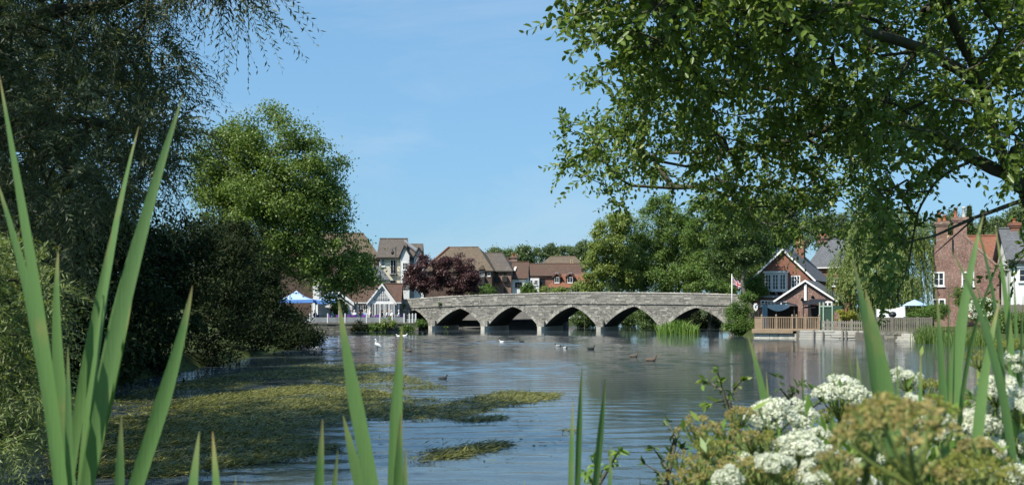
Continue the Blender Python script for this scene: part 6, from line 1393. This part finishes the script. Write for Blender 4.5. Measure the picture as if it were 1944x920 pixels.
# ------------------------------------------------------------------ close foreground: bulrush blades, umbels, sprigs on the near bank
def blade(root, pts, wpx, D, dd=0.0, seed=0, straight=False):
    """pts: photo pixels from the tip down to the frame's bottom edge; the leaf goes on down to its root in the mud"""
    rr = random.Random(seed * 7 + 1); n = 15; P = list(reversed(pts)); W = [at(px, py, D + dd * (1 - i / max(1, len(P) - 1))) for i, (px, py) in enumerate(P)]
    low = W[0]; slope = (W[1] - W[0]); slope = slope / max(slope.z, .02); z0 = .15
    rt = Vector((low.x - slope.x * (low.z - z0) * .35, D + rr.uniform(-.04, .04), z0)); ctrl = [rt, rt.lerp(low, .5)] + W
    cum = [0]
    for a, b in zip(ctrl[:-1], ctrl[1:]): cum.append(cum[-1] + (b - a).length)
    vis = cum[2] / cum[-1]
    ts = list(np.linspace(0, vis, 4)[:-1]) + list(np.linspace(vis, 1, n))
    K = np.array([tuple(c) for c in ctrl]); u = np.array(cum) / cum[-1]; wt = np.array([.35, .35] + [1.0] * len(W)); dg = min(4 if len(W) > 3 else 2, len(ctrl) - 1)
    fit = [np.polyfit(u, K[:, i], dg, w=wt) for i in range(3)]
    def ev(t): return Vector([float(np.polyval(f, t)) for f in fit])
    pt = [ev(t) for t in ts]; w = wpx * D / F_PX; wd = []
    for t in ts:
        r = (1 - t) * cum[-1]; full = max(.09, min(.30, (cum[-1] - cum[2]) * .55)); wd.append(max(.0008, w * .88 * min(1, r / full) ** .70 * (1 - .18 * smooth((r - full) / .8))))
    tw0, tw1 = rr.uniform(-.35, .35), rr.uniform(-.6, .6)
    ups = [Vector((math.sin(tw0 + (tw1 - tw0) * t), -math.cos(tw0 + (tw1 - tw0) * t), .15)) for t in ts]
    o = ribbon([p - Vector(root.location) for p in pt], wd, ups, .22, None, [float(max(0, 1 - (1 - t) * cum[-1] / 1.1)) for t in ts]).build('leaf', MAT['reed_blade'], root, True); return o
def bulrush(label, px, D, blades):
    p = at(px, 920, D); root = empty('bulrush_plant', (p.x, D, .15), 0, label, 'bulrush', 'bulrushes in the foreground')
    for k, (pts, w, *rest) in enumerate(blades): blade(root, pts, w, D + R.uniform(-.08, .08), rest[0] if rest else 0.0, seed=int(px) + k)
bulrush('tall bulrush fan at the left edge, blades leaning left', 115, 1.5, [([(0, 141), (26, 313), (55, 460), (80, 610), (104, 760), (118, 920)], 27), ([(-12, 325), (28, 460), (72, 640), (98, 780), (112, 920)], 25), ([(112, 466), (106, 560), (113, 700), (124, 830), (133, 920)], 27), ([(127, 657), (131, 760), (133, 920)], 15)])
bulrush('tall bulrush fan left of the bank bushes, blades leaning right', 160, 1.6, [([(213, 435), (192, 540), (168, 680), (146, 800), (131, 920)], 23), ([(263, 240), (240, 340), (214, 470), (190, 610), (172, 760), (158, 920)], 28), ([(347, 180), (305, 320), (265, 460), (228, 600), (195, 760), (168, 920)], 33), ([(318, 270), (288, 370), (250, 490), (215, 640), (186, 780), (164, 920)], 32), ([(252, 560), (230, 660), (205, 780), (180, 880), (172, 920)], 20)])
bulrush('single broad bulrush blade in front of the dark bushes', 262, 1.45, [([(366, 542), (347, 620), (322, 720), (292, 820), (258, 920)], 32), ([(232, 786), (228, 850), (225, 920)], 20)])
bulrush('pair of short bulrush blades with brown tips at the bottom edge', 390, 1.35, [([(384, 818), (374, 865), (362, 920)], 32), ([(398, 818), (408, 865), (418, 920)], 24), ([(449, 902), (446, 920)], 12), ([(466, 908), (464, 920)], 8)])
bulrush('bulrush with two tall blades forming a V in the centre left', 705, 1.5, [([(643, 570), (660, 680), (684, 800), (706, 920)], 33), ([(643, 790), (664, 850), (698, 920)], 26), ([(763, 618), (757, 700), (752, 800), (748, 920)], 27), ([(765, 780), (757, 850), (752, 920)], 20), ([(771, 848), (770, 880), (768, 920)], 16)])
bulrush('two short bulrush blades left of the V', 615, 1.4, [([(616, 795), (609, 850), (601, 920)], 22), ([(645, 855), (638, 890), (630, 920)], 18)])
bulrush('slender dark bulrush blades standing in the middle of the water', 1110, 1.7, [([(1105, 697), (1101, 770), (1098, 840), (1096, 920)], 15), ([(1150, 715), (1143, 780), (1137, 850), (1130, 920)], 17), ([(1087, 762), (1087, 840), (1083, 920)], 12), ([(1160, 842), (1159, 880), (1157, 920)], 10), ([(997, 908), (995, 920)], 8), ([(1214, 900), (1216, 920)], 8)])
bulrush('thin bulrush blades rising behind the white umbels', 1500, 2.0, [([(1420, 636), (1437, 700), (1452, 760), (1470, 920)], 20), ([(1452, 705), (1458, 750), (1472, 920)], 10), ([(1522, 692), (1524, 760), (1530, 920)], 10), ([(1583, 680), (1580, 730), (1575, 920)], 11), ([(1605, 660), (1618, 720), (1640, 920)], 12), ([(1621, 675), (1636, 730), (1650, 920)], 18)])
bulrush('broad twin bulrush blade in front of the weeping willow', 1690, 1.5, [([(1619, 490), (1640, 600), (1662, 720), (1690, 920)], 40), ([(1642, 548), (1662, 640), (1682, 740), (1706, 920)], 36), ([(1700, 670), (1705, 740), (1712, 920)], 9), ([(1748, 665), (1747, 740), (1746, 920)], 11)])
bulrush('tangle of tall bulrush blades before the old brick house', 1840, 1.55, [([(1865, 409), (1854, 471), (1839, 532), (1823, 623), (1812, 720), (1800, 920)], 27), ([(1889, 502), (1872, 448), (1851, 403), (1858, 470), (1878, 520), (1890, 575), (1900, 680), (1905, 920)][2:], 16), ([(1912, 466), (1887, 526), (1863, 578), (1842, 654), (1825, 760), (1815, 920)], 14), ([(1808, 474), (1826, 517), (1845, 560), (1869, 623), (1890, 690), (1925, 920)], 25), ([(1898, 567), (1884, 632), (1868, 720), (1850, 920)], 22), ([(1778, 550), (1783, 650), (1790, 760), (1795, 920)], 22), ([(1801, 520), (1800, 650), (1798, 760), (1796, 920)], 9)])
bulrush('dark bulrush blades at the right edge', 1930, 1.7, [([(1890, 432), (1905, 540), (1917, 640), (1925, 760), (1930, 920)], 16), ([(1925, 527), (1929, 640), (1932, 760), (1934, 920)], 12), ([(1943, 560), (1938, 650), (1936, 760), (1935, 920)], 16), ([(1912, 488), (1918, 600), (1916, 700), (1914, 920)], 9), ([(1838, 500), (1880, 640), (1905, 720), (1935, 920)], 12)])

def umbellet_meshes(kind, k=5):
    out = []; rng = np.random.default_rng({'petal': 1, 'seed': 2, 'seed_green': 3}[kind])
    for i in range(k):
        n = 110 if kind == 'petal' else 34; d = unit(rng.normal(size=(n, 3))); d[:, 2] = np.abs(d[:, 2]) * 1.1 - .25; d = unit(d)
        if kind == 'petal': pos = d * rng.uniform(.75, 1, (n, 1)) * np.array([1, 1, .75]); ax = unit(rng.normal(size=(n, 3))); nr = d + rng.normal(0, .25, (n, 3)); L, W = .32, .28; pos = pos - ax * .16
        else: pos = d * .35; ax = d + rng.normal(0, .15, (n, 3)); nr = rng.normal(size=(n, 3)); L, W = rng.uniform(.5, .8, n), .24
        out.append(leaf_mesh('umbellet', pos, ax, nr, L, W, rng.random(n), MAT[kind], 'diamond' if kind == 'petal' else 'fold'))
    return out
UM = {k: umbellet_meshes(k) for k in ('petal', 'seed', 'seed_green')}
def umbel_plant(label, base_px, D, heads, group, seed):
    """heads: (px, py, half width px, half height px, kind, extra depth)"""
    rng = np.random.default_rng(seed); b0 = at(base_px, 1000, D); base = Vector((b0.x, D + .05, .5)); root = empty('umbel_plant', base, 0, label, 'flower plant', group); st = MB(); fork = Vector((0, 0, max(.3, at(base_px, 1050, D).z - .5)))
    st.tube([(0, 0, -.1), fork * .5, fork], [.011, .010, .008], 7)
    for hi, (px, py, hw, hh, kind, dd) in enumerate(heads):
        d = D + dd; c = at(px, py, d) - base; r = hw * d / F_PX; hub = c - Vector((rng.normal(0, .15) * r, rng.normal(0, .15) * r, r * rng.uniform(.8, 1.05))); um = MB()
        mid = fork.lerp(hub, .55) + Vector((rng.normal(0, .02), rng.normal(0, .02), -.03)); st.tube([fork, mid, hub], [.006, .0045, .0035], 6)
        n = max(9, int(17 * min(1.6, (hw / 32)) ** .9)) if kind == 'petal' else max(9, int(15 * min(1.2, hw / 30))); ur = (.0125 if kind == 'petal' else .0076) * min(1.25, max(.7, r / .035)); spots = []
        for i in range(n):
            rad = math.sqrt((i + .5) / n) * r; t = i * 2.39996 + rng.normal(0, .15); dome = 1 - (rad / r) ** 2
            spots.append(c + Vector((rad * math.cos(t), rad * math.sin(t) * .9, dome * hh * d / F_PX * .9 - r * .12 + rng.normal(0, .0045))))
        for s in spots: um.tube([hub, hub.lerp(s, .6) + Vector((0, 0, -.004)), s], [.0016, .0013, .0010], 4, 0, False)
        um.r = [.5] * len(um.v); u = um.build('umbel', MAT['umbel_stalk'], root, True)
        for i, s in enumerate(spots):
            o = link('umbellet', UM[kind][rng.integers(5)], u); o.location = s; o.scale = (ur * rng.uniform(.8, 1.2),) * 3; dr = (s - hub).normalized(); o.rotation_mode = 'QUATERNION'; o.rotation_quaternion = dr.to_track_quat('Z', 'Y')
    st.r = [.3] * len(st.v); st.build('stem', MAT['umbel_stalk'], root, True)
    return root
WG, SG = 'white flowering umbels', 'umbels gone to seed'
umbel_plant('white umbel plant with the leftmost big white heads', 1490, 1.75, [(1464, 793, 46, 34, 'petal', 0), (1518, 790, 33, 28, 'petal', .1), (1550, 826, 26, 18, 'petal', .05)], WG, 301)
umbel_plant('white umbel plant whose broad head stands highest in the middle', 1600, 1.9, [(1595, 746, 50, 26, 'petal', 0), (1655, 760, 24, 18, 'petal', .1), (1568, 786, 20, 14, 'seed_green', 0)], WG, 302)
umbel_plant('white umbel plant with a small round head above the rest', 1725, 1.9, [(1719, 716, 27, 17, 'petal', 0), (1734, 764, 20, 16, 'petal', -.1), (1762, 731, 40, 10, 'seed_green', .05)], WG, 303)
umbel_plant('white umbel plant at the right edge of the picture', 1905, 1.7, [(1928, 688, 30, 20, 'petal', 0), (1896, 736, 42, 16, 'petal', -.05), (1906, 656, 32, 8, 'seed_green', .05), (1856, 677, 26, 9, 'seed_green', .1)], WG, 304)
umbel_plant('white umbel plant with sprawling heads right of the blurred seed head', 1850, 1.6, [(1849, 808, 44, 26, 'petal', 0), (1885, 779, 34, 18, 'petal', .1), (1800, 790, 30, 18, 'petal', .15), (1928, 842, 30, 18, 'petal', 0), (1917, 876, 18, 12, 'petal', -.05), (1822, 838, 20, 14, 'petal', 0), (1800, 870, 22, 12, 'seed_green', 0)], WG, 305)
umbel_plant('white umbel plant with low heads along the bottom edge', 1530, 1.5, [(1510, 852, 50, 28, 'petal', 0), (1558, 864, 30, 20, 'petal', .05), (1424, 871, 24, 13, 'petal', .1), (1622, 886, 26, 16, 'petal', 0), (1540, 900, 24, 13, 'petal', -.05), (1618, 914, 44, 14, 'petal', -.1), (1660, 866, 22, 14, 'petal', 0)], WG, 306)
umbel_plant('ochre seeding umbel plant leftmost over the water', 1330, 1.6, [(1327, 815, 42, 22, 'seed', 0), (1384, 812, 30, 18, 'seed', .05), (1292, 868, 28, 16, 'seed', 0), (1345, 877, 40, 22, 'seed', -.1), (1316, 900, 34, 16, 'seed', -.1), (1290, 905, 26, 14, 'seed', -.05)], SG, 307)
umbel_plant('ochre seeding umbel plant just below the leftmost white heads', 1430, 1.55, [(1406, 781, 34, 13, 'seed', .1), (1418, 827, 34, 16, 'seed', 0), (1447, 836, 24, 13, 'seed', 0), (1406, 886, 44, 20, 'seed', -.1), (1444, 905, 30, 14, 'seed', -.1), (1490, 898, 28, 14, 'seed', -.1), (1375, 850, 30, 14, 'seed', 0)], SG, 308)
umbel_plant('large blurred ochre seed umbel closest to the lens', 1730, .78, [(1705, 805, 112, 50, 'seed', 0)], SG, 309)
umbel_plant('blurred brown seed umbels between the white heads', 1640, .95, [(1680, 770, 46, 24, 'seed_green', 0), (1775, 780, 44, 24, 'seed_green', .05), (1640, 820, 52, 24, 'seed', 0), (1590, 880, 46, 22, 'seed', 0)], SG, 310)
umbel_plant('blurred yellow green seed umbels along the bottom right corner', 1850, .95, [(1835, 890, 70, 26, 'seed_green', 0), (1770, 905, 60, 24, 'seed', 0), (1890, 900, 50, 20, 'seed_green', .1), (1690, 895, 60, 22, 'seed_green', 0), (1855, 850, 40, 20, 'seed', .1)], SG, 311)
umbel_plant('green seeding umbels behind the white heads', 1650, 2.1, [(1640, 790, 40, 16, 'seed_green', 0), (1700, 800, 44, 18, 'seed_green', 0), (1780, 790, 40, 18, 'seed_green', 0), (1590, 820, 36, 16, 'seed_green', 0), (1830, 760, 34, 16, 'seed_green', 0)], SG, 312)
umbel_plant('white umbel plant between the blurred seed heads and right edge', 1790, 1.45, [(1775, 810, 34, 20, 'petal', 0), (1880, 850, 36, 20, 'petal', .1), (1700, 840, 34, 18, 'petal', .2), (1745, 870, 30, 16, 'petal', .1), (1935, 775, 30, 18, 'petal', .1), (1935, 905, 36, 18, 'petal', 0), (1860, 905, 30, 14, 'petal', 0)], WG, 313)
umbel_plant('white umbel plant low in the left part of the flower bank', 1440, 1.4, [(1470, 880, 34, 18, 'petal', 0), (1380, 905, 26, 12, 'petal', 0), (1560, 912, 30, 12, 'petal', -.1), (1460, 835, 22, 14, 'seed_green', .1), (1345, 845, 30, 14, 'seed_green', .1)], WG, 314)
# feathery leaves and stems filling the space under the umbels
rng = np.random.default_rng(320); root = empty('umbel_foliage', (2.0 * .45, 1.9, .5), 0, 'ferny green stems and leaves massed below the umbels', 'undergrowth', kind='stuff')
n = 240; px_ = rng.uniform(1330, 2000, n); D = rng.uniform(1.5, 2.5, n); top = rng.uniform(800, 960, n) - 40 * np.clip((px_ - 1450) / 300, 0, 1); mb = MB(); P = []; A = []
for i in range(n):
    t_ = at(px_[i], top[i], D[i]); b_ = Vector((t_.x + rng.normal(0, .08), t_.y + rng.normal(0, .08), .45)); L0 = root.location
    mb.tube([b_ - L0, b_.lerp(t_, .5) + Vector((rng.normal(0, .03), 0, 0)) - L0, t_ - L0], [.004, .003, .0012], 4, 0, False)
    k = 70; s = rng.uniform(.45, 1, k); q = np.array(b_)[None] + (np.array(t_) - np.array(b_))[None] * s[:, None] + rng.normal(0, .035, (k, 3)); P.append(q - np.array(L0)); A.append(rng.normal(0, 1, (k, 3)) + [0, 0, .6])
mb.r = [.3] * len(mb.v); mb.build('stems', MAT['umbel_stalk'], root); P = np.concatenate(P); A = np.concatenate(A); k = len(P)
link('foliage', leaf_mesh('foliage', P, A, rng.normal(0, .7, (k, 3)) + [0, 0, 1], rng.uniform(.02, .045, k), .010, rng.random(k), MAT['leaf_reed'], 'diamond'), root)

def sprig(label, D, stems, mat, seed, ll=.030, lw=.014, gap=.016):
    """stems: list of pixel chains from the tip down"""
    rng = np.random.default_rng(seed); b0 = at(stems[0][-1][0], 1000, D); root = empty('sallow_sprig', (b0.x, D, .4), 0, label, 'sapling', 'sprigs in the near bank'); L0 = Vector(root.location); mb = MB(); P = []; A = []
    for ch in stems:
        pts = [at(px, py, D + rng.normal(0, .05)) for px, py in reversed(ch)]; pts = [Vector((pts[0].x, pts[0].y, .4))] + pts if ch is stems[0] else [at(stems[0][-1][0], stems[0][-1][1] + 20, D)] + pts
        mb.tube([p - L0 for p in pts], [.005] + list(np.linspace(.004, .0012, len(pts) - 1)), 5, 0, False)
        for a, b in zip(pts[1:-1], pts[2:]):
            m_ = max(2, int((b - a).length / gap))
            for i in range(m_): P.append(tuple(a.lerp(b, (i + rng.random()) / m_) - L0)); sd = Vector(rng.normal(0, 1, 3)); A.append(tuple((b - a).normalized() * .7 + sd.normalized() * .9))
        for i in range(5): P.append(tuple(pts[-1] - L0)); A.append(tuple((pts[-1] - pts[-2]).normalized() + Vector(rng.normal(0, .6, 3))))
    mb.build('stem', MAT['grey_bark'], root); P = np.array(P); A = np.array(A); k = len(P); link('foliage', leaf_mesh('foliage', P, A, rng.normal(0, .6, (k, 3)) + [0, -.4, 1], rng.uniform(.7, 1.25, k) * ll, lw, rng.random(k), MAT[mat], 'fold'), root)
sprig('pale leaved sprig leaning over the water left of the umbels', 2.6, [[(1362, 702), (1372, 740), (1385, 765), (1400, 800), (1410, 860)], [(1338, 722), (1352, 728), (1372, 740)], [(1408, 722), (1392, 740), (1385, 762)], [(1345, 765), (1375, 760), (1390, 775)]], 'leaf_right', 331, .026, .013)
sprig('dark leaved sprig silhouetted behind the white heads', 2.6, [[(1476, 714), (1484, 740), (1500, 760), (1510, 800)], [(1520, 728), (1505, 745), (1500, 760)], [(1545, 745), (1525, 760), (1505, 775)], [(1560, 760), (1540, 775), (1515, 790)]], 'leaf_dark', 332, .026, .012)
sprig('fine leaved sprig at the lower edge left of the seed umbels', 2.3, [[(1268, 800), (1280, 830), (1270, 870), (1262, 920)], [(1290, 812), (1284, 830)], [(1240, 850), (1255, 870), (1268, 890)], [(1250, 905), (1262, 920)], [(1290, 850), (1275, 870)], [(1225, 880), (1250, 895), (1262, 910)]], 'leaf_dark', 333, .022, .009)
sprig('bright little leafy shoot among the slender mid water blades', 1.9, [[(1128, 868), (1130, 890), (1126, 920)], [(1145, 890), (1134, 905)], [(1112, 895), (1122, 912)], [(1175, 855), (1160, 880), (1140, 915)]], 'leaf_reed', 334, .022, .009)
